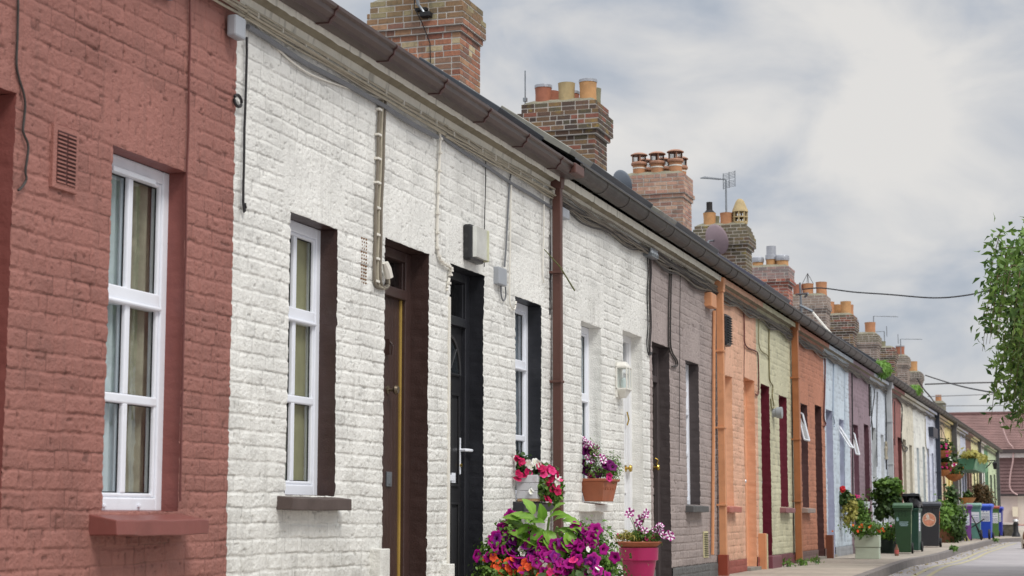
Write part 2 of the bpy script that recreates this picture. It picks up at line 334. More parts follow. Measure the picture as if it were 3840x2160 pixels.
# ------------------------------------------------------------ windows and doors
def window(parent,o,depth,rows_=(0,.34,.68,1),mull=True,fm=None,curt=(150,146,118),blind=False,opened=False,detail=True,sillc=None,curtfull=True,top_casement=True):
    fm=fm or m_pvc; y=D+depth; s0,s1,z0,z1=o['s0'],o['s1'],o['z0'],o['z1']
    b=MB(); fw=.058
    b.box(s0-.02,s0+fw,y,y+.07,z0,z1); b.box(s1-fw,s1+.02,y,y+.07,z0,z1); b.box(s0+fw,s1-fw,y,y+.07,z1-fw-.01,z1); b.box(s0+fw,s1-fw,y,y+.07,z0,z0+fw+.01)
    fr=b.build('window',fm,parent,bevel=.008)
    a0,a1,c0,c1=s0+fw,s1-fw,z0+fw+.01,z1-fw-.01; Hh=c1-c0
    zs=[c1-r*Hh for r in rows_]; bars=MB()
    for i,zz in enumerate(zs[1:-1]):
        hw=.045 if (i==0 and top_casement) else .024
        bars.box(a0,a1,y+.004,y+.06,zz-hw,zz+hw)
        if i==0 and top_casement: bars.box(a0,a1,y-.012,y+.004,zz-hw+.002,zz-hw+.022)
    sm=(a0+a1)/2-.0
    if mull: 
        cuts=sorted(zs); 
        for q0,q1 in zip(cuts[:-1],cuts[1:]): bars.box(sm-.024,sm+.024,y+.006,y+.055,q0+.02,q1-.02)
    bars.box(a0,a0+.022,y+.008,y+.05,c0,c1); bars.box(a1-.022,a1,y+.008,y+.05,c0,c1); bars.box(a0+.022,a1-.022,y+.008,y+.05,c0,c0+.022); bars.box(a0+.022,a1-.022,y+.008,y+.05,c1-.022,c1)
    bars.build('glazing_bars',fm,fr,bevel=.008)
    if detail:
        g=MB()
        for zz0,zz1 in zip(zs[1:],zs[:-1]):
            for x0,x1 in (((a0,sm),(sm,a1)) if mull else ((a0,a1),)):
                w_=.006; X0,X1,Z0,Z1=x0+.022,x1-.022,zz0+.022,zz1-.022
                if mull: X0,X1=(x0+.022,x1-.024) if x0==a0 else (x0+.024,x1-.022)
                for q in ((X0,X0+w_,Z0,Z1),(X1-w_,X1,Z0,Z1),(X0+w_,X1-w_,Z0,Z0+w_),(X0+w_,X1-w_,Z1-w_,Z1)): g.box(q[0],q[1],y+.027,y+.033,q[2],q[3])
        g.build('gasket',m_rubber,fr)
    gl=MB(); gl.add([(a0,y+.034,c0),(a1,y+.034,c0),(a1,y+.034,c1),(a0,y+.034,c1)],[(0,1,2,3)]); gl.build('pane',G,fr)
    # curtain or blind standing behind the glass
    cm=mat('curtain_cloth',curt,rough=.9,var=.08,vscale=12,bump=.002,bscale=50)
    def folds(x0,x1,yy,amp,per,nm='curtain'):
        X=np.linspace(x0,x1,max(8,int((x1-x0)/.006))); Z=np.linspace(c0-.02,c1+.02,10); XX,ZZ=np.meshgrid(X,Z)
        YY=yy+amp*np.sin(XX/per*6.283+1.5*vn(XX*5,ZZ*.6,90))+.01*vn(XX*6,ZZ*3,91)
        link(grid_mesh(np.stack([XX,YY,ZZ],-1),XX.shape),nm,fr,cm,True)
    if blind: folds(a0-.01,a1+.02,y+.075,.014,.062,'blind')
    elif curtfull: folds(a0-.01,a1+.02,y+.052,.003,.2,'blind')
    else: folds(a0-.02,sm+.03,y+.075,.014,.07); cm=mat('olive_drape',(160,152,132),rough=.9,var=.25,vscale=10); folds(sm+.02,a1+.03,y+.085,.020,.10)
    return fr
def sill(parent,o,m,thick=.085,out=.10,over=(.12,.17),slope=.018):
    z1=o['z0']; b=MB(); x0,x1=o['s0']-over[0],o['s1']+over[1]
    n=18; xs=np.linspace(x0,x1,n); v=[];f=[]
    for i,x in enumerate(xs):
        j=lambda k: .005*(vn(x*9,k*3.3,100)-.5)*2
        v+=[(x,D+.0,z1-thick+j(1)),(x,D-out+j(2),z1-thick+j(3)),(x,D-out+j(4),z1-slope+j(5)),(x,D+.12,z1+.008)]
    for i in range(n-1):
        for k in range(4): f.append((4*i+k,4*i+(k+1)%4,4*i+4+(k+1)%4,4*i+4+k))
    f+=[(3,2,1,0),tuple(4*(n-1)+k for k in range(4))]
    b.add(v,f); b.build('sill',m,parent,bevel=.006)
def textmesh(s,size,name,m,parent,mtx):
    cu=bpy.data.curves.new(name,'FONT'); cu.body=s; cu.size=size; cu.extrude=.002; cu.align_x='CENTER'
    ob=bpy.data.objects.new(name,cu); COL.objects.link(ob); dg=bpy.context.evaluated_depsgraph_get(); me=bpy.data.meshes.new_from_object(ob.evaluated_get(dg)); bpy.data.objects.remove(ob)
    me.materials.clear(); me.transform(mtx); return link(me,name,parent,m)
def door(parent,o,depth,fm,lm,bar=2.26,kind='plain',knob=None,knobz=1.45,fw=.085):
    y=D+depth; s0,s1,z0,z1=o['s0'],o['s1'],o['z0'],o['z1']; b=MB()
    b.box(s0-.02,s0+fw,y-.005,y+.09,z0,z1); b.box(s1-fw,s1+.02,y-.005,y+.09,z0,z1); b.box(s0+fw,s1-fw,y-.005,y+.09,z1-.07,z1); b.box(s0+fw,s1-fw,y-.012,y+.085,bar-.03,bar+.04)
    b.box(s0+fw,s0+fw+.02,y+.012,y+.07,bar+.04,z1-.07); b.box(s1-fw-.02,s1-fw,y+.012,y+.07,bar+.04,z1-.07)
    dr=b.build('door',fm,parent,bevel=.006); a0,a1=s0+fw,s1-fw
    g=MB(); g.add([(a0,y+.04,bar+.04),(a1,y+.04,bar+.04),(a1,y+.04,z1-.07),(a0,y+.04,z1-.07)],[(0,1,2,3)]); g.build('transom_pane',G,dr)
    l=MB(); yl=y+.03
    if kind=='planked':
        n=9; xs=np.linspace(a0+.002,a1-.03,n+1)
        for i in range(n): l.box(xs[i]+.0015,xs[i+1]-.0015,yl,yl+.04,z0,bar-.03)
        l.box(a0,a1-.03,yl+.006,yl+.045,z0,bar-.03)
    else:
        l.box(a0,a1,yl,yl+.045,z0,bar-.03)
        def panel(x0,x1,q0,q1):
            for e,(k,dp) in enumerate(((0,.006),(.022,-.0),)):
                pass
            w_=.018
            for r in ((x0,x1,q0,q0+w_),(x0,x1,q1-w_,q1),(x0,x0+w_,q0+w_,q1-w_),(x1-w_,x1,q0+w_,q1-w_)): l.box(r[0],r[1],yl-.015,yl,r[2],r[3])
            l.frus(((x0+x1)/2,(q0+q1)/2),0,1,1,1,1,1) if False else l.frus(((x0+x1)/2,(q0+q1)/2),0,1,1,1,1,1) if False else l.box(x0+.04,x1-.04,yl-.010,yl,q0+.04,q1-.04)
        mid=(a0+a1)/2
        if kind=='fan':
            for x0,x1 in ((a0+.07,mid-.03),(mid+.03,a1-.07)): panel(x0,x1,.96,1.66); panel(x0,x1,.14,.84)
        elif kind=='panel':
            for x0,x1 in ((a0+.06,mid-.03),(mid+.03,a1-.06)): panel(x0,x1,1.25,bar-.14); panel(x0,x1,.14,.98)
    leaf=l.build('leaf',lm,dr,bevel=.003)
    if kind=='planked':
        q=MB(); q.box(a1-.03,a1-.004,yl-.012,yl+.01,z0,bar-.03); q.build('weather_strip',m_gold,dr,bevel=.003)
    if kind=='fan':
        cx,cz,rr=mid,1.80,.235; v=[(cx,yl-.003,cz)]+[(cx+rr*math.cos(t),yl-.003,cz+rr*1.25*math.sin(t)) for t in np.linspace(0,math.pi,17)]
        MB().add(v,[(0,i,i+1) for i in range(1,17)]).build('fan_pane',G_dark,dr)
        q=MB(); q.tube([(cx+rr*math.cos(t),yl-.006,cz+rr*1.25*math.sin(t)) for t in np.linspace(0,math.pi,17)],.016)
        q.tube([(cx-rr,yl-.006,cz),(cx+rr,yl-.006,cz)],.014)
        for t in (R_(45),R_(90),R_(135)): q.tube([(cx+.05*math.cos(t),yl-.006,cz+.06*math.sin(t)),(cx+rr*math.cos(t),yl-.006,cz+rr*1.25*math.sin(t))],.009)
        q.build('fan_bars',lm,dr)
    return dr,y,yl,a0,a1
m_soff=mat('soffit_shade_and_stains',(150,142,122),rough=.85,var=.2,dirt=.5,dcol=(.12,.11,.09),dscale=6,bump=.008,bscale=30)  # cornice underside: eaves shade painted in as beige, plus random stains
m_corn=mat('weathered_cornice_paint',(228,225,212),rough=.7,var=.06,dirt=.2,streak=.7,dcol=(.10,.10,.08),dscale=8,bump=.008,bscale=35)
G_dark=mat('dark_leaded_glass',(34,38,42),rough=.08,spec=.8,var=.4,vscale=14)
def knob_part(dr,x,y,z,m,r=.028,out=.07,name='knob'):
    MB().lathe([(r*1.0,0),(r*1.0,-.008),(r*.38,-.012),(r*.38,-out*.5),(r*.9,-out*.6),(r*1.1,-out*.75),(r*.85,-out*.95),(.004,-out)],(x,y,z),18,'y').build(name,m,dr,True)

P=lambda x,y,pr=.012:(lambda q:(q[0],D-pr,q[1]))(onY(x,y,D-pr))
def cable(parent,pts,r=.006,m=None,pr=.02,name='cable',clips=0):
    Q=[P(x,y,pr) for x,y in pts]; 
    out=[]
    for a,b in zip(Q[:-1],Q[1:]):
        n=max(2,int(math.dist(a,b)/.09))
        for i in range(n):
            t=i/n; q=[a[k]+(b[k]-a[k])*t for k in range(3)]; q[0]+=.0035*(vn(q[2]*6,q[0]*5,5)-.5)*2; q[1]+=.004*(vn(q[2]*5,q[0]*4,6)-.5); out.append(q)
    out.append(Q[-1]); b=MB().tube(out,r,6)
    o=b.build(name,m or m_cab,parent,True)
    if clips:
        c=MB()
        for k in range(int(clips/2)+2,len(out)-2,max(3,int(clips))): q=out[k]; MB().box(q[0]-r*2.0,q[0]+r*2.0,q[1]-r*1.5,q[1]+r*.5,q[2]-.008,q[2]+.008).build('clip',m_clip,parent)
    return o
def smoothpts(p,n=6):
    out=[]
    for i in range(len(p)-1):
        p0,p1,p2,p3=[np.array(p[max(0,min(len(p)-1,i+k))],float) for k in (-1,0,1,2)]
        for j in range(n):
            t=j/n; out.append(tuple(.5*(2*p1+(p2-p0)*t+(2*p0-5*p1+4*p2-p3)*t*t+(3*p1-3*p2+p3-p0)*t**3)))
    return out+[tuple(p[-1])]
def boxon(parent,name,x0,y0,x1,y1,out,m,pr0=.0,bevel=.008):
    s0,za=onY(x0,y0,D-out); s1,zb=onY(x1,y1,D-out); b=MB(); b.box(s0,s1,D-out,D-pr0+.01,zb,za) if za>zb else b.box(s0,s1,D-out,D-pr0+.01,za,zb)
    return b.build(name,m,parent,bevel=bevel)

CORN=[(D+.10,3.60),(D,3.60),(D-.012,3.585),(D-.020,3.635),(D-.070,3.655),(D-.105,3.632),(D-.108,3.70),(D-.06,3.73),(D+.10,3.73)]
def cornice(parent,s0,s1,m,drop=0.):
    n=max(2,int((s1-s0)/(.02 if s0<20 else .06))); xs=np.linspace(s0,s1,n+1); k=len(CORN); v=[];f=[]
    for x in xs:
        for i,(y,z) in enumerate(CORN):
            j=.012*(fbm(x*13,i*5.1,4,110)-.5)*2 if 2<=i<=7 else 0
            v.append((x,y+j*.7,z+j*(1.2 if i in (5,) else .5)-drop))
    for i in range(n):
        for q in range(k-1): f.append((i*k+q,i*k+q+1,(i+1)*k+q+1,(i+1)*k+q))
    f+=[tuple(range(k))[::-1],tuple(range(n*k,n*k+k))]
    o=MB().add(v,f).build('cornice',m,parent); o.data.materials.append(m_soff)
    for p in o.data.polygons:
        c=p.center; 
        if c.z<3.652 and p.normal.z<-.35 and c.y+S.org[1]<D-.02: p.material_index=1  # downward faces get the painted shade tone
    return o
def gutter(parent,s0,s1,kind,m):
    if kind=='ogee':
        pr=[(D-.11,3.765),(D-.11,3.672),(D-.195,3.668),(D-.205,3.69),(D-.232,3.712),(D-.236,3.74),(D-.255,3.752),(D-.257,3.772),(D-.248,3.776),(D-.243,3.765),(D-.225,3.75),(D-.215,3.72),(D-.19,3.685),(D-.12,3.69),(D-.12,3.765)]
        b=MB().prism(pr,s0,s1); g=b.build('gutter',m,parent)
        for x in np.arange(math.ceil(s0/.95)*.95,s1,.95):
            q=[(y-.006 if y<D-.15 else y,z-.006) for y,z in pr[1:9]]+[(D-.22,3.80),(D-.11,3.775)]
            MB().prism(q,x,x+.035).build('gutter_bracket',m_pipe2,parent,bevel=.003)
    else:
        cy,cz,r=D-.178,3.79,.088; pr=[(cy+r*math.cos(t),cz+r*math.sin(t)) for t in np.linspace(0,-math.pi,11)]
        pr+=[(cy-r-.012,cz+.002),(cy-r-.012,cz+.018),(cy-r+.008,cz+.018)]+[(cy+(r-.008)*math.cos(t),cz+(r-.008)*math.sin(t)) for t in np.linspace(-math.pi,0,9)]
        n=max(1,int((s1-s0)/.9)); b=MB().prism(pr,s0,s1); b.build('gutter',m,parent)
        for x in np.arange(s0+.1,s1-.02,.8):
            MB().prism([(cy+(r+.007)*math.cos(t),cz+(r+.007)*math.sin(t)) for t in np.linspace(.15,-math.pi-.1,12)]+[(cy+(r-.01)*math.cos(t),cz+(r-.01)*math.sin(t)) for t in np.linspace(-math.pi-.1,.15,12)],x,x+.014).build('gutter_joint',m_gutk,parent)
m_pipe2=mat('gutter_bracket_plastic',(72,46,44),rough=.3)
RY=8.1
def rzs(i): return (3.735,.680) if i<=2 else (3.845,.672)
def roof(parent,s0,s1,m,seed=0):
    b=MB(); ze_,sl=rzs(seed); RZ=ze_+sl*(RY-4.24); n=12; L=RY-4.24
    for i in range(n):   # overlapping slate courses
        y0=4.24+L*i/n; y1=4.24+L*(i+1)/n+.03; z0=ze_+sl*(y0-4.24); z1=z0+sl*(y1-y0)
        b.add([(s0,y0,z0+.022),(s1,y0,z0+.022),(s1,y1,z1+.004),(s0,y1,z1+.004),(s0,y0,z0+.008),(s1,y0,z0+.008)],[(0,1,2,3),(4,5,1,0)])
    b.add([(s0,RY,RZ+.02),(s1,RY,RZ+.02),(s1,12.,3.85),(s0,12.,3.85)],[(0,1,2,3)])
    b.add([(s0,4.24,ze_-.005),(s1,4.24,ze_-.005),(s1,RY,RZ-.02),(s0,RY,RZ-.02)],[(0,3,2,1)])
    r=b.build('roof',m,parent)
    MB().tube([(s0,RY,RZ),(s1,RY,RZ)],.09,8).build('ridge_tiles',m,r)
def shell(parent,s0,s1,m):   # rear, party and inner walls so that the house is a closed volume
    b=MB(); b.box(s0+.01,s1-.01,D+.45,D+.47,0,3.6); b.box(s0+.005,s0+.02,D+.02,12,0,3.8); b.box(s1-.02,s1-.005,D+.02,12,0,3.8); b.box(s0+.01,s1-.01,11.9,12,0,3.85); b.box(s0+.01,s1-.01,D+.02,D+.47,3.58,3.6)
    b.build('inner_wall',m_dark,parent)
def pipe(parent,x,y0,y1,m,sq=.072,name='downpipe',pr=.03,brk=True,shoe=None):
    s,za=onY(x,y0,D-pr-sq/2); _,zb=onY(x,y1,D-pr-sq/2) if y1 else (0,.05)
    zb=max(.04,zb); b=MB(); b.box(s-sq/2,s+sq/2,D-pr-sq,D-pr,zb,za)
    dp=b.build(name,m,parent,bevel=.006)
    if brk:
        for z in np.arange(za-.75,zb+.15,-.95): MB().box(s-sq/2-.02,s+sq/2+.008,D-pr-sq-.008,D-.0,z-.022,z+.0).build('pipe_bracket',m,dp,bevel=.003)
        MB().frus((s,D-pr-sq/2),za-.02,za+.16,sq*.62,sq*.62,sq*.8,sq*.8).build('hopper',m,dp,bevel=.004)
    return s,za,zb,dp

B=[5.35,8.70,11.95,14.79,18.33,21.90,24.68,27.95,31.20,34.50,37.9,41.75,44.2,47.2,50.85,54.3,57.4,61.3,64.1,66.8,69.8,74.7,78.0,80.6,88.7]
# name, wall colour, reveal colour, window (s0,s1), door (s0,s1), plinth colour, label
HS=[
 ('red',(166,106,97),(132,78,72),(7.42,8.16),(5.75,6.60),None,'brick red painted terraced house with white six pane window, nearest the camera'),
 ('white',None,(64,47,43),(9.42,10.12),(10.90,11.72),None,'white painted terraced house with dark brown door and brown window reveal'),
 ('white',None,(42,43,48),(13.73,14.43),(12.17,12.93),None,'white painted terraced house with glossy black door, black window reveal and bulkhead light'),
 ('white',None,(232,229,220),(15.69,16.37),(17.22,18.01),None,'white painted terraced house with white door, brass knob and white window sill'),
 ('taupe',(168,155,151),(74,66,66),(20.09,20.79),(18.45,19.26),(98,98,98),'taupe grey painted terraced house with dark brown door beside black vertical cables'),
 ('peach',(230,182,154),(226,170,134),(22.20,22.86),(23.66,24.46),(150,84,74),'peach painted terraced house with peach downpipe and ribbed black wall box'),
 ('cream',(212,208,178),(102,28,44),(26.47,27.16),(24.93,25.66),(112,70,74),'pale yellow green terraced house with maroon door and window reveals'),
 ('orange',(188,128,102),(84,56,54),(28.53,29.22),(30.06,30.82),(112,90,86),'burnt orange terraced house with dark brown door and open white casement'),
 ('light_blue',(200,212,222),(176,180,202),(33.04,33.66),(31.37,32.16),(146,148,152),'light blue terraced house with lavender door reveal and geranium pot on its sill'),
 ('mauve',(146,126,134),(100,66,76),(35.08,35.80),(36.72,37.56),(110,95,100),'dusty mauve terraced house with plum door between two pale blue houses'),
 ('ice',(206,214,222),(200,204,206),(39.70,40.30),(38.02,38.80),None,'icy white terraced house with tangled cables beside the pale grey downpipe'),
 ('brick',(152,100,94),(96,52,50),(41.85,42.36),(43.28,44.02),None,'narrow brick red terraced house with two dark red openings behind the bins'),
 ('ivory',(217,211,192),(176,168,150),(46.00,46.68),(44.42,45.12),None,'ivory terraced house with coiled dark cable loop by its door'),
 ('offwhite',(228,228,220),(188,196,198),(47.98,48.60),(49.62,50.28),None,'plain off white terraced house with moulded cornice, behind the black bin'),
 ('lilac',(216,221,234),(170,174,190),(52.45,53.08),(51.05,51.65),None,'pale lilac white terraced house ending at the black downpipe and black box'),
 ('sand',(214,192,160),(170,132,106),(55.0,55.6),(56.2,56.9),None,'sandy beige terraced house behind the hanging flower baskets'),
 ('yellow',(236,218,152),(206,176,98),(59.6,60.3),(58.2,58.9),None,'bright yellow terraced house beyond the hanging baskets'),
 ('white',(228,226,220),(90,100,92),(62.0,62.7),(63.1,63.8),None,'white terraced house under the near end of the high green flower trough'),
 ('lavender',(212,217,236),(150,152,170),(64.7,65.3),(65.8,66.4),None,'lavender white terraced house under the green flower trough'),
 ('brown',(128,98,86),(90,66,60),(67.4,68.0),(68.7,69.3),None,'unpainted brown brick terraced house with white framed openings'),
 ('custard',(232,226,176),(90,96,70),(70.8,71.6),(72.6,73.4),None,'pale custard yellow terraced house with black bracket lantern'),
 ('white',(230,230,224),(120,126,120),(75.4,76.0),(76.8,77.5),None,'far white terraced house between custard and green ones'),
 ('green',(112,158,120),(60,96,74),(78.6,79.2),(79.7,80.3),None,'far mid green terraced house'),
 ('pale_green',(196,212,176),(90,100,86),(82.0,83.4),(85.0,86.2),None,'last terraced house, pale green with dark end downpipe'),
]
houses=[]
for i,(nm,wc,rc,W,Dr,pc,lab) in enumerate(HS):
    s0,s1=B[i],B[i+1]
    t=thing('terraced_house',lab,'house',(s0,D,0),group='painted terraced cottages along the street'); houses.append(t)
    res=.0075 if i<=1 else .009 if i<=3 else .011 if i<=4 else .018 if i<=7 else .03 if i<=10 else .05
    wm=m_red if i==0 else m_white if wc is None else paint(nm+'_wall_paint',wc,dcol=tuple(x*.45 for x in lin(wc)),dirt=.18)
    rm=(m_brown if i==1 else m_black if i==2 else m_white if i==3 else mat(nm+'_reveal_paint',rc,rough=.5,var=.08,bump=.003,bscale=50,dirt=.12,dcol=(.1,.09,.08)))
    zt=2.52 if i<8 else 2.50; ow=dict(s0=W[0],s1=W[1],z0=.86 if i else .765,z1=zt); od=dict(s0=Dr[0],s1=Dr[1],z0=-.02 if not pc else .0,z1=2.585)
    ops=[ow,od]; zp=.17 if pc else 0
    facade(t,wm,s0,s1,zp,3.62,[o if o['z0']>zp else dict(o,z0=zp) for o in ops],res)
    if pc:
        pm=mat(nm+'_plinth_paint',pc,rough=.7,var=.15,bump=.004,bscale=40,dirt=.4,dcol=(.1,.1,.09))
        facade(t,pm,s0,s1,-.02,zp,[dict(od,z0=-.02,z1=zp)],res,'plinth',.012)
    dep=.10 if i==0 else .115
    if i<11:
        for o in ops: reveal(t,rm,dict(o,z0=max(0,o['z0'])),ops,max(res,.014),dep if o is ow else .13,wm)
    else:
        for o in ops:
            b=MB(); b.box(o['s1']-.004,o['s1']+.02,D,D+.14,max(0,o['z0']),o['z1']); b.box(o['s0']-.02,o['s0']+.004,D,D+.14,max(0,o['z0']),o['z1']); b.box(o['s0'],o['s1'],D,D+.14,o['z1']-.004,o['z1']+.02); b.build('reveal',rm,t)
    shell(t,s0,s1,m_dark)
    cm=wm
    if nm=='taupe': cm=m_white
    if wc is None or nm=='taupe': cm=m_corn
    else: cm=mat(nm+'_cornice_paint',wc,rough=.65,var=.1,dirt=.35,streak=.4,dcol=tuple(x*.35 for x in lin(wc)),dscale=9,bump=.006,bscale=40)
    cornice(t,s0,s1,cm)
    if i<=2: gutter(t,s0,s1,'ogee',m_gutb)
    else: gutter(t,s0,s1,'round',m_gutk)
    roof(t,s0,s1,m_slate,i)
    # window and sill
    kw=dict(depth=dep,detail=i<5)
    if i==0: fr=window(t,ow,rows_=(0,.385,.70,1),curt=(206,212,214),curtfull=False,**kw)
    elif i==1: fr=window(t,ow,rows_=(0,.33,.665,1),curt=(170,163,128),**kw)
    elif i==2: fr=window(t,ow,rows_=(0,.30,.70,1),mull=False,curt=(150,156,166),blind=True,**kw)
    elif i==3: fr=window(t,ow,rows_=(0,.40,1),mull=False,curt=(208,210,206),**kw)
    elif i==4: fr=window(t,ow,rows_=(0,.33,.66,1),mull=True,curt=(170,170,170),**kw)
    else: fr=window(t,ow,rows_=(0,.33,.66,1) if i%2 else (0,.35,1),mull=i%3==0,curt=(150,150,150),**kw)
    if i==0:
        q=MB(); q.box(7.56,7.98,D+dep-.028,D+dep,2.425,2.452); q.build('trickle_vent',m_pvc,fr,bevel=.004)
        q=MB(); 
        for x in (7.6,7.93): MB().box(x-.012,x+.012,D+dep-.012,D+dep,.785,.800).build('drain_cap',m_pvc,fr,bevel=.003)
    sm={0:mat('red_sill_paint',(128,76,70),rough=.45,var=.08,dirt=.25,dcol=(.2,.15,.13),dscale=8),1:mat('brown_sill_paint',(84,72,68),rough=.6,var=.12,dirt=.4,dcol=(.2,.19,.17),dscale=10),2:m_black,3:m_white}.get(i)
    if sm is None: sm=mat(nm+'_sill_paint',{4:(86,86,86),5:(172,104,92),6:(138,92,96),7:(150,136,128)}.get(i,tuple(min(255,x*.95) for x in (wc or (220,)*3))),rough=.6,var=.12,dirt=.3,dcol=(.15,.14,.13),bump=.002)
    sill(t,ow,sm,over=(.11,.05) if i!=2 else (.08,.06),**(dict(out=.15,thick=.115,slope=.042) if i==0 else {}))
    # doors
    if i==1:
        dr,y,yl,a0,a1=door(t,od,.135,m_brown,m_brown,2.275,'planked',fw=.10)
        knob_part(dr,a1-.24,yl,1.60,m_bronze,.03,.085); MB().box(a1-.26,a1-.17,yl-.012,yl,.94,1.04).box(a1-.245,a1-.185,yl-.016,yl-.012,.955,1.025).build('letterbox',m_steel,dr,bevel=.003)
        MB().box(a1-.285,a1-.262,yl-.03,yl,1.84,1.95).tube([(a1-.274,yl-.03,1.93),(a1-.274,yl-.05,1.90),(a1-.274,yl-.045,1.84)],.008).build('knocker',m_brown,dr)
    elif i==2:
        dr,y,yl,a0,a1=door(t,od,.12,m_black,m_doorb,2.20,'fan',fw=.085)
        q=MB(); q.box(a1-.075,a1-.038,yl-.016,yl,1.05,1.33); q.build('handle_plate',m_pvc,dr,bevel=.007)
        q=MB(); q.tube([(a1-.057,yl-.01,1.235),(a1-.057,yl-.055,1.235),(a1-.04,yl-.064,1.235),(a1+.06,yl-.066,1.235)],.012,8); q.build('handle',m_pvc,dr,True)
        MB().lathe([(.011,0),(.011,-.03)],(a1-.057,yl,1.12),10,'y').build('lock',m_brass,dr)
        MB().box(a0+.16,a1-.15,yl-.012,yl,.985,1.06).box(a0+.18,a1-.17,yl-.016,yl-.012,1.0,1.045).build('letterbox',m_pvc,dr,bevel=.003)
        textmesh('3',.11,'house_number',m_brass,dr,Matrix.Translation(((a0+a1)/2+.03,yl-.004,1.67))@Matrix.Rotation(math.pi/2,4,'X'))
    elif i==3:
        dr,y,yl,a0,a1=door(t,od,.12,m_white2:=mat('white_door_paint',(228,229,230),rough=.4,var=.03),m_white2,2.22,'panel')
        knob_part(dr,a1-.05,yl,1.22,m_brass,.035,.07); MB().tube([(a1-.09,yl-.03,1.66),(a1-.09,yl-.05,1.72),(a1-.09,yl-.03,1.80)],.008).build('knocker',m_brass,dr)
    elif i==4:
        dm=mat('umber_door_paint',(78,70,70),rough=.45,var=.08); dr,y,yl,a0,a1=door(t,od,.12,dm,mat('umber_leaf',(62,54,52),rough=.4,var=.1),2.22,'panel')
        knob_part(dr,a1-.09,yl,1.26,m_brass,.032,.075); MB().tube([(a1-.07,yl-.02,1.36),(a1-.07,yl-.05,1.34),(a1-.07,yl-.03,1.29)],.009).build('knocker',m_brass,dr)
    else:
        dm=mat(nm+'_door_paint',tuple(x*.8 for x in rc) if i!=5 else (150,70,50),rough=.45,var=.08); dr,y,yl,a0,a1=door(t,od,.125,rm if i<8 else dm,dm,2.2,'panel')
        if i<12: knob_part(dr,a1-.08,yl,1.2,m_chrome,.025,.06)
    MB().box(od['s0'],od['s1'],D-.04 if i not in (5,) else D-.06,D+.2,-.02,.045).build('doorstep',mat('step_concrete',(140,134,126),rough=.85,bump=.003,var=.15) if i==0 else bpy.data.materials['step_concrete'],t)
h=houses
# ---- wall fittings that belong to single houses
def org(i): S.org=(B[i],D,0)
org(0)
q=MB(); s_a,z_a=onY(192,455); s_b,z_b=onY(285,660); s_a+=.0
z1=onY(192,462)[1]; z0=z1-.295; s_b=onY(282,600)[0]; dzv=z0-2.01; q.box(s_a,s_b,D-.018,D+.005,z0,z1); vt=q.build('air_vent',m_red,h[0],bevel=.004)
q=MB()
for k in range(13):
    for c in (0,1): x0=s_a+.03+c*.085; q.box(x0,x0+.070,D-.024,D-.017,z0+.03+k*.0185,z0+.037+k*.0185)
q.build('vent_slats',m_red,vt)
q=MB(); q.box(s_a+.028,s_a+.187,D-.019,D-.0175,z0+.028,z1-.025); q.build('vent_slots',mat('vent_shadow_gap',(70,38,36),rough=.8),vt)
m_cabr=mat('red_painted_cable',(104,60,56),rough=.6)
cable(h[0],[(713,-60),(711,200),(706,480),(700,620),(697,900),(690,1200),(680,1600),(676,1880)],.0065,m_cabr)
cable(h[0],smoothpts([(70,-40),(66,120),(62,230),(72,290),(90,350),(96,400),(88,480),(92,505),(106,540),(104,580),(94,640),(98,670),(84,698),(68,714)],4),.006,m_cabd)
cable(h[0],[(560,-40),(640,-10)],.02,m_cond)
org(1)
jb=MB(); s_a,z_a=onY(868,60,D-.05); jb.box(s_a,s_a+.125,D-.08,D-.02,z_a-.11,z_a+.012); jb.build('junction_box',m_grey,h[1],bevel=.012)
cable(h[1],[(926,140),(925,200),(920,350),(916,560),(912,700),(912,760),(916,795),(922,780),(918,762)],.008,m_cabk)
cable(h[1],smoothpts([(930,100),(1010,150),(1140,235),(1290,312),(1440,398),(1540,462),(1640,515)],5),.017,m_cond,pr=.03)
cable(h[1],smoothpts([(945,75),(1020,160),(1140,265),(1290,325),(1400,360),(1445,372)],5),.006,m_clip,pr=.02)
for k,dx in enumerate((-14,-3,8)): cable(h[1],smoothpts([(1438+dx,375),(1432+dx,500),(1428+dx,640),(1422+dx,800),(1420+dx,940),(1418+dx,1030),(1424+dx,1070),(1440+dx*.5,1082),(1456+dx*.3,1070),(1456+dx*.2,1040)],5),.011,[m_cabm,m_cab,m_cabm][k],pr=.02)
q=MB()
for yy in (410,505,595,685,780,880,970,1055): s_,z_=onY(1428-(yy-410)*.014,yy,D-.035); MB().box(s_-.028,s_+.028,D-.036,D-.004,z_-.008,z_+.008).build('cable_clip',m_clip,h[1],bevel=.003)
q=MB(); q.tube([P(1444,985,.04),P(1452,1010,.045),P(1458,1040,.045)],[.022,.03,.032],8); q.build('cable_shroud',m_clip,h[1],True)
q=MB(); s_a,z_a=onY(1352,895); 
for r in range(14):
    for c in range(3): q.box(s_a+.02*c*1.8,s_a+.02*c*1.8+.010,D-.012,D+.0,z_a-.022*r,z_a-.022*r+.009)
q2=MB(); c_=P(892,378,.02); q2.tube([(c_[0]+.045*math.cos(a_),c_[1],c_[2]+.032*math.sin(a_)) for a_ in np.linspace(0,6.283,15)],.009,6); q2.build('cable_ring',m_cabk,h[1],True)
rv=q.build('vent_holes',mat('rusty_vent',(120,84,48),rough=.8),h[1])
MB().box(10.70,10.86,D-.075,D+.01,-.02,.53).build('step_guard',m_white,h[1],bevel=.006)
q=MB(); q.box(*[10.885,10.90],D-.010,D+.02,0,2.6); 
org(2)
cable(h[2],smoothpts([(1645,490),(1650,520),(1646,640),(1642,800),(1640,930),(1652,975),(1672,992),(1690,1005),(1688,1030),(1677,1090)],4),.010,m_clip,clips=4)
MB().box(12.13,12.16,D-.014,D+.01,0,2.33).build('trunking',m_clip,h[2],bevel=.003)
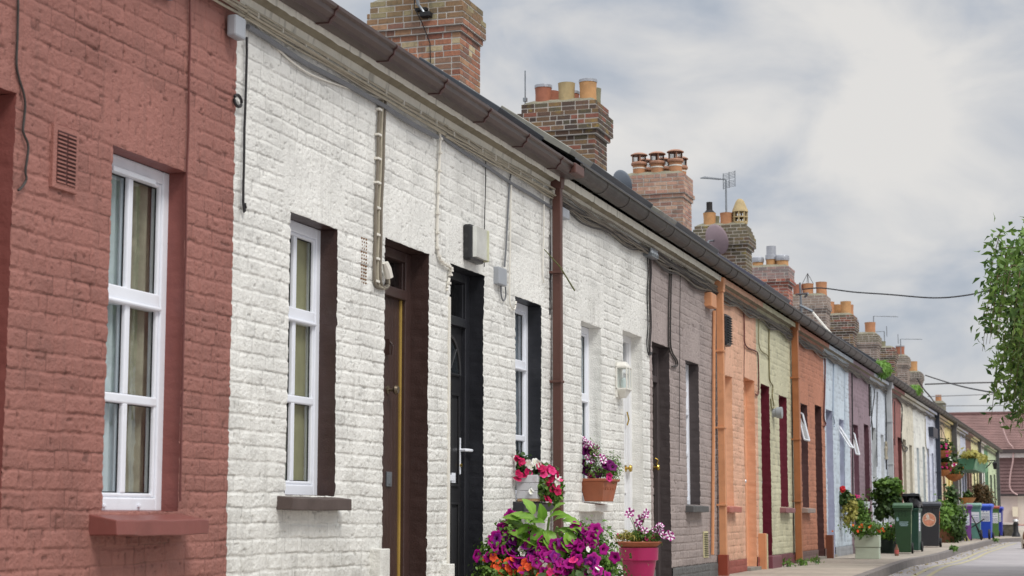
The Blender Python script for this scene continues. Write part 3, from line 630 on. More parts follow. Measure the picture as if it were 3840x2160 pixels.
MB().box(12.00,12.11,D-.07,D+.01,-.02,.40).build('step_guard',m_white,h[2],bevel=.006)
cable(h[2],[(1650,505),(1700,545),(1760,585),(1830,628),(1920,690),(2000,735),(2070,780)],.014,m_cond,pr=.02)
cable(h[2],[(1822,600),(1818,780),(1816,1000)],.004,m_cabk)
cable(h[2],smoothpts([(1925,640),(1913,665),(1906,760),(1896,940),(1892,1000)],4),.008,m_cond)
boxon(h[2],'junction_box',1872,998,1902,1075,.05,m_grey); cable(h[2],smoothpts([(1878,1072),(1880,1110),(1888,1128),(1897,1112),(1896,1076)],4),.007,m_cond)
cable(h[2],smoothpts([(1918,680),(1914,800),(1912,1000),(1912,1120),(1918,1150),(1930,1160),(1936,1130)],4),.007,m_clip)
cable(h[2],smoothpts([(2040,730),(2038,900),(2036,1020),(2040,1060)],4),.006,m_clip)
cable(h[2],[(2062,880),(2064,1000),(2062,1180)],.006,m_cabk,pr=.015)
sp,za,zb,dp=pipe(h[2],2090,700,None,m_pipe,.075)
S.org=(B[2],D,0); q=MB(); q.prism([(D-.09,3.69),(D-.27,3.69),(D-.27,3.78),(D-.09,3.78)],sp-.12,sp+.16); q.build('gutter_outlet',m_pipe,h[2],bevel=.01)
q=MB(); q.tube([P(2038,932,.01),(P(2100,1000,.12)),(P(2155,1090,.2))],[.004,.006,.007],6); q.build('loose_cable_end',mat('mossy_cable',(96,98,58),rough=.7),h[2],True)
org(3)
boxon(h[3],'junction_box',2112,775,2137,826,.07,m_grey)
for dx,m_ in ((0,m_cabk),(7,m_cabd),(12,m_cabk)): cable(h[3],smoothpts([(2428+dx,960),(2430+dx,1020),(2427+dx,1100),(2430+dx,1220),(2426+dx,1290),(2432+dx*.6,1330),(2440+dx*.4,1322)],4),.007,m_,pr=.02)
q=MB(); s_,z_=onY(2410,955); q.box(s_,s_+.30,D-.10,D,z_-.015,z_+.02); 
for k in range(3): q.lathe([(.03,0),(.035,.02),(.02,.05),(.03,.07)],(s_+.05+k*.1,D-.08,z_+.0),8)
q.build('cable_bracket',m_steel,h[3])
org(4)
for dx in (-4,3): cable(h[4],smoothpts([(2516+dx,975),(2513+dx,1100),(2511+dx,1270),(2518+dx,1320),(2535+dx,1350),(2537+dx,1370),(2524+dx,1375)],5),.009,m_cabd,pr=.02)
cable(h[4],[(2551,1010),(2549,1300),(2547,1730)],.004,m_cabd)
q=MB(); s_,z_=onY(2636,2010); 
q.box(s_,s_+.26,D-.01,D,.24,.55); va=q.build('air_vent',mat('cream_vent',(200,192,150),rough=.6),h[4],bevel=.003)
q=MB(); 
for k in range(13): q.box(s_+.03,s_+.23,D-.016,D-.008,.26+k*.0215,.268+k*.0215)
q.build('vent_slots',m_dark,va)
org(5)
m_pp=mat('peach_pipe_paint',(206,146,106),rough=.5,var=.12,dirt=.5,dcol=(.16,.10,.06),dscale=6)
sp,za,zb,dp=pipe(h[5],2699,1090,None,m_pp,.085); S.org=(B[5],D,0)
MB().box(sp-.055,sp+.055,D-.13,D-.01,-.02,.26).build('pipe_shoe',mat('red_brown_shoe',(138,62,44),rough=.5),dp,bevel=.006)
cable(h[5],[(2678,1165),(2676,1500),(2674,1900),(2672,2080)],.02,m_pp,pr=.03,name='conduit')
boxon(h[5],'junction_box',2668,1095,2688,1158,.09,m_pp)
cable(h[5],smoothpts([(2790,1158),(2791,1240),(2792,1285),(2806,1305),(2832,1316),(2843,1335),(2845,1440),(2842,1480),(2834,1478)],5),.010,m_cabr)
cable(h[5],[(2791,1290),(2790,1420)],.005,m_cabr)
MB().box(24.60,24.69,D-.10,D+.01,-.02,.49).build('step_guard',m_pp,h[5],bevel=.006)
org(6)
cable(h[6],smoothpts([(2846,1190),(2847,1300),(2875,1330),(2884,1345)],4),.007,mat('olive_cable',(128,120,84),rough=.6))
cable(h[6],smoothpts([(2884,1215),(2884,1340),(2886,1420),(2898,1448),(2896,1485),(2902,1525),(2893,1530),(2890,1495)],5),.010,bpy.data.materials['olive_cable'])
MB().box(24.90,25.66,D-.14,D+.02,-.02,.17).build('front_step',mat('maroon_step',(118,66,78),rough=.45,var=.1),h[6],bevel=.008)
MB().box(24.70,24.78,D-.10,D+.01,-.02,.48).build('step_guard',paint('pale_guard',(205,200,160)),h[6],bevel=.006)
S.org=(B[6],D,0)
org(7)
m_op=mat('tan_pipe_paint',(164,104,66),rough=.5,var=.15,dirt=.4,dcol=(.10,.06,.04),dscale=6)
pipe(h[7],2980,1235,None,m_op,.10); S.org=(B[7],D,0)
cable(h[7],[(2970,1300),(2972,1700),(2977,2080)],.008,m_cabk)
for x in (0,): cable(h[7],smoothpts([(3085,1330),(3094,1350),(3093,1450),(3090,1560),(3096,1590),(3090,1600)],4),.014,m_cabr)
q=MB(); sx=28.62; v=[(sx,D+.05,2.45),(sx+.56,D+.05,2.45),(sx+.56,D-.24,1.88),(sx,D-.24,1.88)]
def flap(par,s0,s1,zt,zb,out):
    q=MB(); y0=D+.06
    def bar(a,b,r=.015): q.tube([a,b],r,4)
    A,Bb,Cc,Dd=(s0,y0,zt),(s1,y0,zt),(s1,y0-out,zb),(s0,y0-out,zb)
    bar(A,Bb);bar(Bb,Cc);bar(Cc,Dd);bar(Dd,A); o=q.build('open_casement',m_pvc,par); g=MB().add([A,Bb,Cc,Dd],[(0,1,2,3)]); g.build('pane',G,o)
flap(h[7],28.60,29.15,2.38,1.94,.10)
MB().box(31.02,31.16,D-.12,D+.01,-.02,.40).build('step_guard',mat('chestnut_guard',(112,66,48),rough=.5),h[7],bevel=.006)
org(8); flap(h[8],33.08,33.6,2.38,1.98,.24)
MB().box(31.24,31.36,D-.10,D+.01,-.02,.30).build('step_guard',mat('lavender_guard',(178,184,206),rough=.5),h[8],bevel=.006)
cable(h[8],[(3127,1365),(3125,1470),(3124,1560),(3130,1585),(3128,1600)],.012,mat('pale_blue_cable',(160,172,188),rough=.6)); cable(h[8],[(3168,1400),(3169,2030)],.006,bpy.data.materials['pale_blue_cable'])
org(9); flap(h[9],35.15,35.7,2.34,1.92,.09); cable(h[9],[(3195,1395),(3197,1600),(3199,1990)],.012,m_cabk); cable(h[9],[(3260,1440),(3262,1560)],.02,m_cabd)
org(10)
for a,b in (([(3266,1450),(3268,1560),(3272,1600),(3272,1650)],m_cabk),([(3290,1470),(3288,1600),(3289,1750)],m_cabd),([(3278,1460),(3280,1480),(3272,1540),(3266,1600)],m_cabk)): cable(h[10],smoothpts(a,4),.009,b)
m_pg=mat('pale_grey_pipe',(178,180,182),rough=.5,var=.1,dirt=.3,dcol=(.3,.3,.28))
pipe(h[10],3333,1455,None,m_pg,.12); S.org=(B[10],D,0); cable(h[10],[(3324,1470),(3323,1600),(3324,1760)],.014,m_cabk)
q=MB(); x_,z_=onY(3318,1700); q.tube([(x_,D-.03,z_+.25),(x_-.08,D-.03,z_+.12),(x_-.09,D-.03,z_-.12),(x_+.12,D-.03,z_-.12),(x_+.12,D-.03,z_+.10),(x_,D-.03,z_+.25)],.03,6); q.build('coiled_cable',m_cab,h[10])
org(11)
cable(h[11],[(3347,1500),(3340,1580)],.009,m_cabk); cable(h[11],[(3355,1505),(3356,1670)],.009,m_cabk); cable(h[11],smoothpts([(3372,1505),(3383,1530),(3380,1640),(3388,1670),(3402,1678),(3400,1690),(3388,1690),(3382,1670)],4),.014,m_cabk)
org(13); cable(h[13],smoothpts([(3470,1570),(3471,1660),(3478,1690),(3482,1712)],4),.012,m_cab)
org(14); m_pk=mat('black_pipe_paint',(48,52,62),rough=.4); pipe(h[14],3514,1552,None,m_pk,.13); S.org=(B[14],D,0)
boxon(h[14],'meter_box',3500,1600,3518,1645,.14,m_pk)
org(16); pipe(h[16],3577,1600,None,mat('dark_grey_pipe',(80,80,84),rough=.45),.17); 
org(20); pipe(h[20],3673,1660,None,bpy.data.materials['dark_grey_pipe'],.12); 
org(23); pipe(h[23],3740,1695,None,bpy.data.materials['dark_grey_pipe'],.15,pr=.04); S.org=(B[23],D,0)
MB().box(B[-1]-.02,B[-1]+.01,D,12,0,3.75).add([(B[-1],D,3.7),(B[-1],12,3.7),(B[-1],RY,6.4)],[(0,1,2)]).build('gable_wall',mat('gable_render',(150,150,140)),h[23])
# cables clipped along the eaves, one bundle per house
for i in range(len(HS)):
    org(i); s0,s1=B[i],B[i+1]; nb=[5,6,7,9,10,9,8,7,6,6,6,5,5,4,4,4,3,3,3,3,3,3,3,3][i]
    for layer,(mm) in enumerate((m_cabm,m_cabd) if i>2 else (m_cab,)):
        b=MB(); amp=.012 if i<2 else .026 if i==2 else .042
        for k in range(nb if layer==0 else nb//2+1):
            z=3.535+.012*(k-nb/2); sd=i*0+k*3+layer*50
            pts=[]; n=int((s1-s0)/(.07 if i<11 else .3))
            for j in range(n+1):
                x=s0+(s1-s0)*j/n; w_=(fbm(x*1.1,k*2.3,3,sd)-.5)*2*amp*(1.3 if k%2 else .8)
                sag=-.05*(math.sin(x*1.9)**2)*(k%3==0)*(i>2)
                pts.append((x,D-.03-.018*vn(x*2,k,sd+1)-.008*(k%3),z+w_+sag))
            b.tube(pts,.0085 if (k%2==0 or i>2) else .006,5)
        b.build('eaves_cables',mm,h[i],True)
    if i<=2:
        c=MB()
        for x in np.arange(s0+.15,s1,.32): MB().box(x-.004,x+.004,D-.060,D-.01,3.515,3.560).build('cable_clip',m_clip,h[i])
# raised roof flashings and panels that break the eaves line
def rpanel(i,s0,s1,y0,y1,up,m):
    org(i); ze_,sl=rzs(i); z0=ze_+sl*(y0-4.24); z1=ze_+sl*(y1-4.24); b=MB()
    b.add([(s0,y0,z0),(s1,y0,z0),(s1,y1,z1),(s0,y1,z1),(s0,y0-up*.6,z0+up*.8),(s1,y0-up*.6,z0+up*.8),(s1,y1-up*.6,z1+up*.8),(s0,y1-up*.6,z1+up*.8)],[(0,1,2,3),(4,5,6,7),(0,1,5,4),(1,2,6,5),(2,3,7,6),(3,0,4,7)]); b.build('roof_panel',m,h[i],bevel=.006)
m_pan=mat('dark_flashing',(66,70,76),rough=.4,var=.1); m_alu=mat('aluminium_edge',(150,148,138),rough=.35,metal=.5,var=.2)
rpanel(2,13.3,14.5,4.50,5.2,.11,m_pan); rpanel(3,14.9,15.6,4.34,5.0,.07,m_alu); rpanel(3,15.75,18.2,4.40,5.2,.08,m_pan); rpanel(4,18.3,19.1,4.34,5.0,.07,m_alu); rpanel(4,19.3,21.7,4.40,5.2,.08,m_pan)
rpanel(6,25.0,27.2,4.40,5.4,.08,mat('slate_blue_panel',(84,84,96),rough=.4)); rpanel(10,38.5,41.5,4.40,5.2,.08,m_pan)

# ------------------------------------------------------------ chimneys: every brick is laid
def pal(*c): return [lin(x) for x in c]
PAL=dict(orange=pal((164,112,88),(172,120,94),(152,100,82),(188,170,136),(132,96,82),(168,130,100),(160,112,88),(138,108,90)),
 dark=pal((104,82,70),(88,72,64),(120,96,76),(134,108,78),(134,86,72),(96,88,72),(80,66,60)),
 pink=pal((190,150,130),(180,140,122),(196,162,140),(172,130,116),(184,152,130),(168,134,120)),
 moss=pal((112,104,84),(98,90,76),(120,104,80),(104,84,70),(92,84,68)),
 red=pal((176,104,86),(160,92,78),(186,120,100),(148,90,80),(120,84,76)),
 grey=pal((150,132,122),(138,122,112),(160,142,130),(130,114,106)))
def chimney(i,sx,palette,zt,pots,tiers,wy=1.2,wx=.76,y0=7.5,mossy=.0,lichen=0,toptone=None):
    org(i); g=np.random.default_rng(i*13+5); core=MB(); br=MB(); crs=.081; P_=PAL[palette]
    n=int((zt-5.2)/crs)
    for r in range(n):
        z1=zt-r*crs; z0=z1-.066; e=tiers[r] if r<len(tiers) else 0
        X0,X1,Y0,Y1=sx-e,sx+wx+e,y0-e,y0+wy+e
        core.box(X0+.003,X1-.003,Y0+.003,Y1-.003,z1-crs+(.001*(r%3)),z1+.0005*(r%2))
        for face in range(4):
            a,b=(Y0,Y1) if face in (0,2) else (X0,X1); p=a+(0 if r%2 else -.11)
            while p<b-.02:
                L=.215 if g.random()<.75 else .105; q0,q1=max(a,p),min(b,p+L); p+=L+.016
                if q1-q0<.03: continue
                c=np.array(P_[g.integers(len(P_))])*(.82+.36*g.random()); 
                if toptone is not None and r<4: c=c*.45+np.array(toptone)*.55
                
                dp=.002*g.random(); jz=.002*(g.random()-.5)
                if face==0: br.box(X0-.002-dp,X0+.03,q0,q1,z0+jz,z1-.004+jz,c)
                if face==2: br.box(X1-.03,X1+.002+dp,q0,q1,z0+jz,z1-.004+jz,c)
                if face==1: br.box(q0,q1,Y0-.002-dp,Y0+.03,z0+jz,z1-.004+jz,c)
                if face==3: br.box(q0,q1,Y1-.03,Y1+.002+dp,z0+jz,z1-.004+jz,c)
    ch=core.build('chimney',m_mortar,h[i]); br.build('bricks',m_brickl if lichen else m_brick,ch)
    f=MB(); e=tiers[0]; 
    for k,(d,zz) in enumerate(((0,zt),(.03,zt+.03),(.12,zt+.075),(.22,zt+.09))): pass
    cx,cy=sx+wx/2,y0+wy/2; a,b=wx/2+e,wy/2+e
    f.frus((cx,cy),zt,zt+.035,a-.005,b-.005,a-.05,b-.05).frus((cx,cy),zt+.035,zt+.085,a-.05,b-.05,a-.16,b-.16); f.build('flaunching',m_mort2,ch,bevel=.02)
    for pt in pots: pot(ch,*pt,zt+.03)
    return ch
TER={k:mat('pot_'+k,c,rough=.8,var=.14,vscale=8,dirt=.35,dcol=(.16,.14,.10),dscale=5) for k,c in dict(red=(160,102,80),buff=(176,156,116),orange=(190,144,98),tan=(182,130,94),grey=(132,128,104)).items()}
m_foil=mat('wrinkled_foil',(176,178,184),rough=.35,metal=.6,bump=.01,bscale=25)
m_cowl=mat('cowl_paint',(160,116,92),rough=.55,var=.2,dirt=.75,dcol=(.05,.04,.035)); m_soot=mat('soot_black',(36,32,30),rough=.7)
def pot(ch,x,y,hh,r,col,kind,z):
    b=MB(); m=TER.get(col,m_terra)
    if kind=='louvre':
        b.lathe([(r*1.05,0),(r*1.1,.03),(r*1.05,.06)],(x,y,z),16)
        for t in range(8): a=t*math.pi/4; b.box(x+r*math.cos(a)-.018,x+r*math.cos(a)+.018,y+r*math.sin(a)-.018,y+r*math.sin(a)+.018,z+.05,z+.30)
        b.lathe([(r*1.15,.15),(r*1.15,.18),(r*.7,.19),(r*.7,.15)],(x,y,z),16).lathe([(r*1.2,.29),(r*1.15,.33),(r*.72,.5),(r*.6,.55),(r*.3,.60)],(x,y,z),16); b.build('chimney_pot',m,ch,True); return
    b.lathe([(r*.96,0),(r*.93,hh*.5),(r,hh*.96),(r*1.02,hh),(r*.82,hh),(r*.8,hh-.12),(.01,hh-.14)],(x,y,z),20); p=b.build('chimney_pot',m,ch,True)
    if kind=='cap':
        q=MB(); q.lathe([(r*1.18,hh-.03),(r*1.22,hh),(r*1.1,hh+.03),(r*.8,hh+.035)],(x,y,z),20).lathe([(r*1.28,hh+.17),(r*1.25,hh+.185),(r*.8,hh+.215),(r*.2,hh+.23),(.01,hh+.232)],(x,y,z),20)
        for t in range(4): a=.4+t*math.pi/2; q.box(x+r*.95*math.cos(a)-.012,x+r*.95*math.cos(a)+.012,y+r*.95*math.sin(a)-.012,y+r*.95*math.sin(a)+.012,z+hh,z+hh+.18)
        q.build('cowl',m_cowl,p,True); w_=MB()
        for t in range(24): a=t*math.pi/12; w_.box(x+r*.9*math.cos(a)-.003,x+r*.9*math.cos(a)+.003,y+r*.9*math.sin(a)-.003,y+r*.9*math.sin(a)+.003,z+hh,z+hh+.18)
        w_.build('wire_guard',m_soot,p); MB().lathe([(r*.97,hh*.55),(r*.98,hh*.55+.025)],(x,y,z),20).build('strap',m_clip,p)
    if kind=='liner': MB().lathe([(r*.95,hh),(r*.5,hh+.07),(r*.48,hh+.08),(r*.48,hh+.26),(r*.40,hh+.26)],(x,y,z),16).build('liner',m_soot,p,True)
    if kind=='foil':
        q=MB(); q.lathe([(r*1.06,hh-.09),(r*1.12,hh-.03),(r*1.05,hh+.04),(r*.7,hh+.07),(.01,hh+.075)],(x,y,z),14); o=q.build('foil_wrap',m_foil,p,True)
    if kind=='flue': MB().lathe([(r*1.06,hh-.06),(r*1.05,hh+.06),(r*.85,hh+.07),(r*.85,hh+.30),(r*.7,hh+.30)],(x,y,z),18).build('steel_flue',m_foil,p,True)
    if kind=='rim': MB().lathe([(r*1.05,hh-.03),(r*1.06,hh+.015),(r*.9,hh+.012)],(x,y,z),14).build('foil_rim',m_foil,p,True)
    if kind=='wire':
        q=MB(); 
        for t in range(4): a=t*math.pi/2+.3; q.tube([(x+r*math.cos(a),y+r*math.sin(a),z+hh),(x,y,z+hh+.32)],.008,4)
        q.build('wire_guard',m_soot,p)
T1=[.03,.03,.06,.06,.06,.03]
def cs(k): return None
chimney(4,20.85,'orange',7.36,[],[.03,.03,.06,.06,.06,.03],wx=.78,toptone=lin((112,108,76)))
chimney(6,27.30,'dark',7.43,[(27.48,8.42,.30,.14,'red','rim'),(27.48,8.02,.32,.14,'buff','plain'),(27.50,7.66,.34,.145,'orange','rim'),(27.88,8.40,.30,.13,'red','liner0'),(27.88,8.05,.26,.13,'red','rim'),(27.90,7.68,.30,.13,'grey','plain')],[.03,.03,.09,.09,.09,.09,.05],mossy=1,lichen=.13)
chimney(8,33.80,'pink',7.42,[(34.0,8.42,.24,.135,'tan','cap'),(34.0,8.05,.24,.135,'tan','cap'),(34.0,7.68,.26,.135,'tan','cap'),(34.42,8.40,.2,.13,'tan','cap'),(34.42,8.03,.2,.13,'tan','cap'),(34.42,7.68,.2,.13,'tan','cap')],[.03,.03,.03,.03,.06,.03],wx=.80)
chimney(10,40.45,'moss',7.44,[(40.65,8.38,.30,.15,'orange','liner'),(40.65,7.98,.28,.15,'tan','plain'),(40.68,7.66,.3,.16,'buff','louvre'),(41.05,8.35,.28,.13,'grey','plain'),(41.05,7.95,.24,.12,'grey','plain')],[.0,.03,.06,.09,.09,.09,.05],mossy=1,lichen=.10,toptone=lin((112,106,88)))
chimney(12,46.3,'red',7.22,[(46.5,8.3,.22,.15,'orange','foil'),(46.55,7.95,.26,.15,'orange','flue'),(46.5,7.65,.24,.17,'orange','foil'),(46.9,8.4,.22,.13,'red','plain')],[.06,.05,.05,.05,.08,.04],wx=.85,toptone=lin((150,150,150)))
chimney(14,53.3,'grey',7.28,[(53.5,8.35,.34,.15,'red','plain'),(53.55,8.05,.36,.17,'tan','wire'),(53.6,7.65,.40,.17,'tan','plain')],[.03,.03,.03,.06,.06,.03],wx=.9,toptone=lin((160,142,130)))
chimney(16,59.6,'dark',7.36,[(59.85,8.3,.45,.18,'tan','plain'),(59.9,7.75,.45,.18,'orange','plain'),(60.3,8.1,.4,.16,'orange','plain'),(60.3,7.7,.38,.16,'tan','plain')],[.03,.03,.08,.08,.08,.08,.05],wx=1.0,mossy=1)
chimney(18,66.4,'grey',7.38,[(66.7,8.35,.5,.17,'tan','foil'),(66.7,7.75,.42,.2,'tan','plain')],[.03,.08,.08,.08,.08,.04],wx=1.0,mossy=1,toptone=lin((112,110,84)))
chimney(20,72.4,'dark',7.40,[(72.7,8.0,.25,.16,'grey','plain')],[.03,.03,.07,.07,.07,.04],wx=1.0,mossy=1)
chimney(21,77.6,'grey',7.50,[(77.9,8.3,.4,.16,'red','plain'),(77.9,7.8,.42,.19,'red','rim')],[.04,.07,.07,.07,.07,.04],wx=1.05,toptone=lin((130,124,112)))
chimney(23,83.8,'grey',7.26,[(84.1,7.85,.5,.2,'orange','plain'),(84.1,8.3,.4,.18,'orange','plain')],[.04,.07,.07,.07,.04],wx=1.05,toptone=lin((110,108,100)))

# ------------------------------------------------------------ dishes, aerials, lamps
def dish(name_lab,x,y,z,r,col,rz,tilt=.35):
    t=thing('satellite_dish',name_lab,'satellite dish',(x,y,z),rz,'satellite dishes on the chimneys',local=True)
    m=mat('dish_paint',col,rough=.5,var=.08,dirt=.2)
    pr=[(r*k/8,.10*(k/8)**2*r/.35) for k in range(9)]; b=MB().lathe([(.002,0)]+pr[1:]+[(r*1.01,pr[-1][1]+.005),(r*.99,pr[-1][1]+.012)]+[(a,c+.012) for a,c in pr[::-1][1:]]+[(.002,.012)],(0,0,0),28,'y')
    o=b.build('reflector',m,t,True); o.rotation_euler=(tilt,0,0)
    q=MB(); q.tube([(0,-.01,0),(0,-.16,-.02),(0,-.22,-.16)],.022,8); q.box(-.05,.05,-.26,-.2,-.24,-.14); q.build('bracket',m_steel,t)
    a=MB().tube([(0,.06,-r*.9),(0,.42,-r*.35),(0,.50,-.05)],.014,6); a.build('feed_arm',m_steel,t); MB().lathe([(.03,0),(.035,.05),(.03,.09)],(0,.46,-.02),10,'y').build('feed_horn',m_rubber,t,True)
    return t
yy,zz=onX(2335,705,33.55); dish('grey satellite dish mounted on the pink brick chimney',33.45,yy+.04,zz+.06,.27,(116,124,134),R_(-125))
yy,zz=onX(2680,905,40.15); dish('pinkish satellite dish in front of the mossy dark chimney',40.05,yy,zz,.36,(160,140,146),R_(-125))
def aerial(lab,x,y,z,hh,L,rz,grid=True):
    t=thing('tv_aerial',lab,'aerial',(x,y,z),rz,'television aerials on the chimneys',local=True)
    MB().tube([(0,0,0),(0,0,hh)],.022,6).build('mast',m_steel,t)
    b=MB(); b.tube([(0,0,hh),(L,0,hh-.04)],.014,5)
    for k in range(9): b.tube([(.16+k*(L-.18)/9,-.09,hh-.01),(.16+k*(L-.18)/9,.09,hh-.01)],.008,4)
    b.build('boom',m_steel,t)
    if grid:
        q=MB()
        for s in (-1,1):
            for k in range(5): q.tube([(-.10,-.22,hh+s*(.03+k*.035)),(-.10,.22,hh+s*(.03+k*.035))],.006,4)
        for y_ in (-.22,0,.22): q.tube([(-.10,y_,hh-.19),(-.10,y_,hh+.19)],.012,4)
        q.build('reflector_grid',m_steel,t)
    return t
aerial('slim television aerial standing in the terracotta pot of the mossy chimney',40.65,7.98,7.6,.95,.75,R_(140))
aerial('small television aerial with boom to the right, behind the dark far chimney with moss',67.0,7.65,7.6,.5,.9,R_(-80),False)
aerial('low television aerial with white insulator on the brown brick far chimney',72.8,7.9,7.5,.6,1.2,R_(95),True)
aerial('upright television aerial with long boom right of the white insulator one',76.2,7.6,7.4,.7,.9,R_(-85),True)
t=thing('tv_aerial','aerial frame with white rods and curved pole bracketed to the orange brick chimney','aerial',(20.70,8.1,7.0),0,'television aerials on the chimneys',local=True)
yy,z0_=onX(1567,0,20.75); yy-=8.1
q=MB(); q.tube([(0,yy,1.2),(0,yy,.36),(0,yy-.02,.24),(.02,yy-.10,.13),(.08,yy-.13,.12)],.02,8); q.build('pole',m_steel,t,True)
q=MB(); q.box(-.02,.12,yy-.19,yy-.05,.07,.13); q.box(.02,.12,yy-.13,yy+.03,.16,.20); q.build('bracket',m_rubber,t,bevel=.005)
q=MB()
for k in range(6): q.box(-.04,-.02,yy+.17-k*.095,yy+.18-k*.095,.31,1.1)
q.build('rod',m_clip,t); q=MB(); q.tube([(-.03,yy+.2,.312),(-.03,yy-.32,.312)],.006,4); q.build('crossbar',m_cond,t)
q=MB(); q.tube([(0,yy+.02,.6),(0,yy+.03,.2),(.05,yy-.06,.0),(.13,yy-.14,-.25),(.13,yy-.15,-.6),(.13,yy-.17,-.85)],.007,5); q.build('aerial_lead',m_cabk,t)
yy,zz=onX(1968,380,27.3); t=thing('antenna_rod','thin upright metal rod at the left of the lichen covered chimney','antenna',(27.32,yy,zz-.1),local=True)
MB().tube([(0,0,0),(0,0,.62)],.012,6).build('rod',m_steel,t); MB().box(-.03,.03,-.03,.03,.1,.16).build('clamp',m_steel,t)

def s_at(x,y,pr=0): return onY(x,y,D-pr)
s0,z0=s_at(1745,905,.02); t=thing('wall_light','black bulkhead wall light with ribbed clear lens beside the black door','lamp',(s0,D-.0,z0-.0))
b=MB(); b.box(s0,s0+.30,D-.07,D+.005,z0-.14,z0+.135); b.build('housing',mat('bulkhead_plastic',(40,40,42),rough=.35,dirt=.25,dcol=(.4,.4,.38),dscale=14),t,bevel=.02)
m_lens=mat('ribbed_lens',(228,230,224),rough=.12,spec=.8,var=.1,coat=.6)
b=MB(); 
for k in range(26): z=z0-.115+k*.009; b.prism([(D-.055,z),(D-.100,z),(D-.104,z+.0045),(D-.100,z+.009),(D-.055,z+.009)],s0+.025,s0+.275)
b.build('lens',m_lens,t); b=MB(); b.box(s0+.015,s0+.285,D-.062,D-.055,z0-.125,z0+.12); b.build('rim',m_lens,t,bevel=.004)
b=MB(); b.box(s0+.27,s0+.297,D-.112,D-.05,z0-.125,z0+.12); b.build('end_cap',mat('yellowed_cap',(190,190,160),rough=.4),t,bevel=.01)
s0,z0=s_at(2335,1420,.05); t=thing('wall_lantern','white half lantern with clear glass on the white wall beside the white door','lamp',(s0,D,z0))
b=MB(); cx=s0
b.box(cx-.10,cx+.10,D-.02,D,z0-.19,z0+.16)
for a,b_,z in ((.10,.11,z0+.10),(.10,.11,z0-.115)): b.frus((cx,D-.06),z,z+.018,a,.06,a,.06)
b.frus((cx,D-.055),z0+.118,z0+.165,.10,.055,.05,.03).frus((cx,D-.055),z0-.19,z0-.115,.03,.025,.10,.055)
for dx,dy in ((-.095,-.115),(.095,-.115),(-.095,-.01),(.095,-.01),(0,-.118)): b.box(cx+dx-.007,cx+dx+.007,D+dy-.007,D+dy+.007,z0-.10,z0+.11)
b.build('body',mat('lantern_paint',(224,222,214),rough=.5,dirt=.3,dcol=(.35,.33,.28),dscale=14),t,bevel=.004)
g=MB(); g.add([(cx-.09,D-.112,z0-.1),(cx+.09,D-.112,z0-.1),(cx+.09,D-.112,z0+.1),(cx-.09,D-.112,z0+.1)],[(0,1,2,3)]).add([(cx-.092,D-.112,z0-.1),(cx-.092,D-.01,z0-.1),(cx-.092,D-.01,z0+.1),(cx-.092,D-.112,z0+.1)],[(0,1,2,3)]); g.build('glass',G,t)
MB().lathe([(.018,0),(.03,.03),(.028,.08),(.01,.10)],(cx,D-.06,z0-.09),10).build('bulb',mat('frosted_bulb',(220,228,228),rough=.3),t,True)
s0,z0=s_at(2712,1235,.05); t=thing('wall_box','black ribbed box fixed to the peach wall beside the downpipe','alarm box',(s0,D,z0))
b=MB(); b.box(s0,s0+.30,D-.10,D,z0-.20,z0+.20); b.build('housing',m_black,t,bevel=.03); b=MB()
for k in range(11): b.box(s0+.03,s0+.27,D-.115,D-.098,z0-.17+k*.032,z0-.155+k*.032); b.box(s0-.012,s0,D-.085+(k%2)*.03,D-.06+(k%2)*.03,z0-.17+k*.032,z0-.152+k*.032)
b.build('ribs',m_rubber,t); b=MB().tube([(s0+.05,D-.05,z0-.2),(s0+.05,D-.055,z0-.24),(s0+.01,D-.05,z0-.30)],.008,5); b.build('lead',m_cabk,t)
s0,z0=s_at(2908,1547,.05); t=thing('security_light','small round grey security light between the maroon door and window','lamp',(s0,D,z0))
MB().lathe([(.06,0),(.065,-.05),(.08,-.06),(.085,-.14),(.05,-.145)],(s0+.05,D,z0),16,'y').build('lamp_head',m_grey,t,True); MB().box(s0,s0+.1,D-.01,D+.0,z0-.06,z0+.06).build('mount',m_grey,t)
# black bracket lantern and hook far down the street
s0,z0=s_at(3680,1755,.35); t=thing('bracket_lantern','black scrolled iron bracket with a small hanging lantern on the far pale house','lamp',(s0,D,z0))
b=MB(); zz=z0+.28; 
b.tube([(s0,D,zz),(s0,D-.9,zz)],.02,6).tube([(s0,D,zz-.5),(s0,D-.45,zz-.35),(s0,D-.75,zz-.04)],.018,6)
for k in range(3): b.tube([(s0,D-.18-.2*k+.09*math.cos(a),zz-.12+.09*math.sin(a)) for a in np.linspace(0,6.2,12)],.012,5)
b.build('bracket',m_rubber,t); b=MB(); b.frus((s0,D-.85),zz-.33,zz-.10,.05,.05,.09,.09).frus((s0,D-.85),zz-.10,zz-.02,.1,.1,.02,.02); b.build('lantern',m_rubber,t)

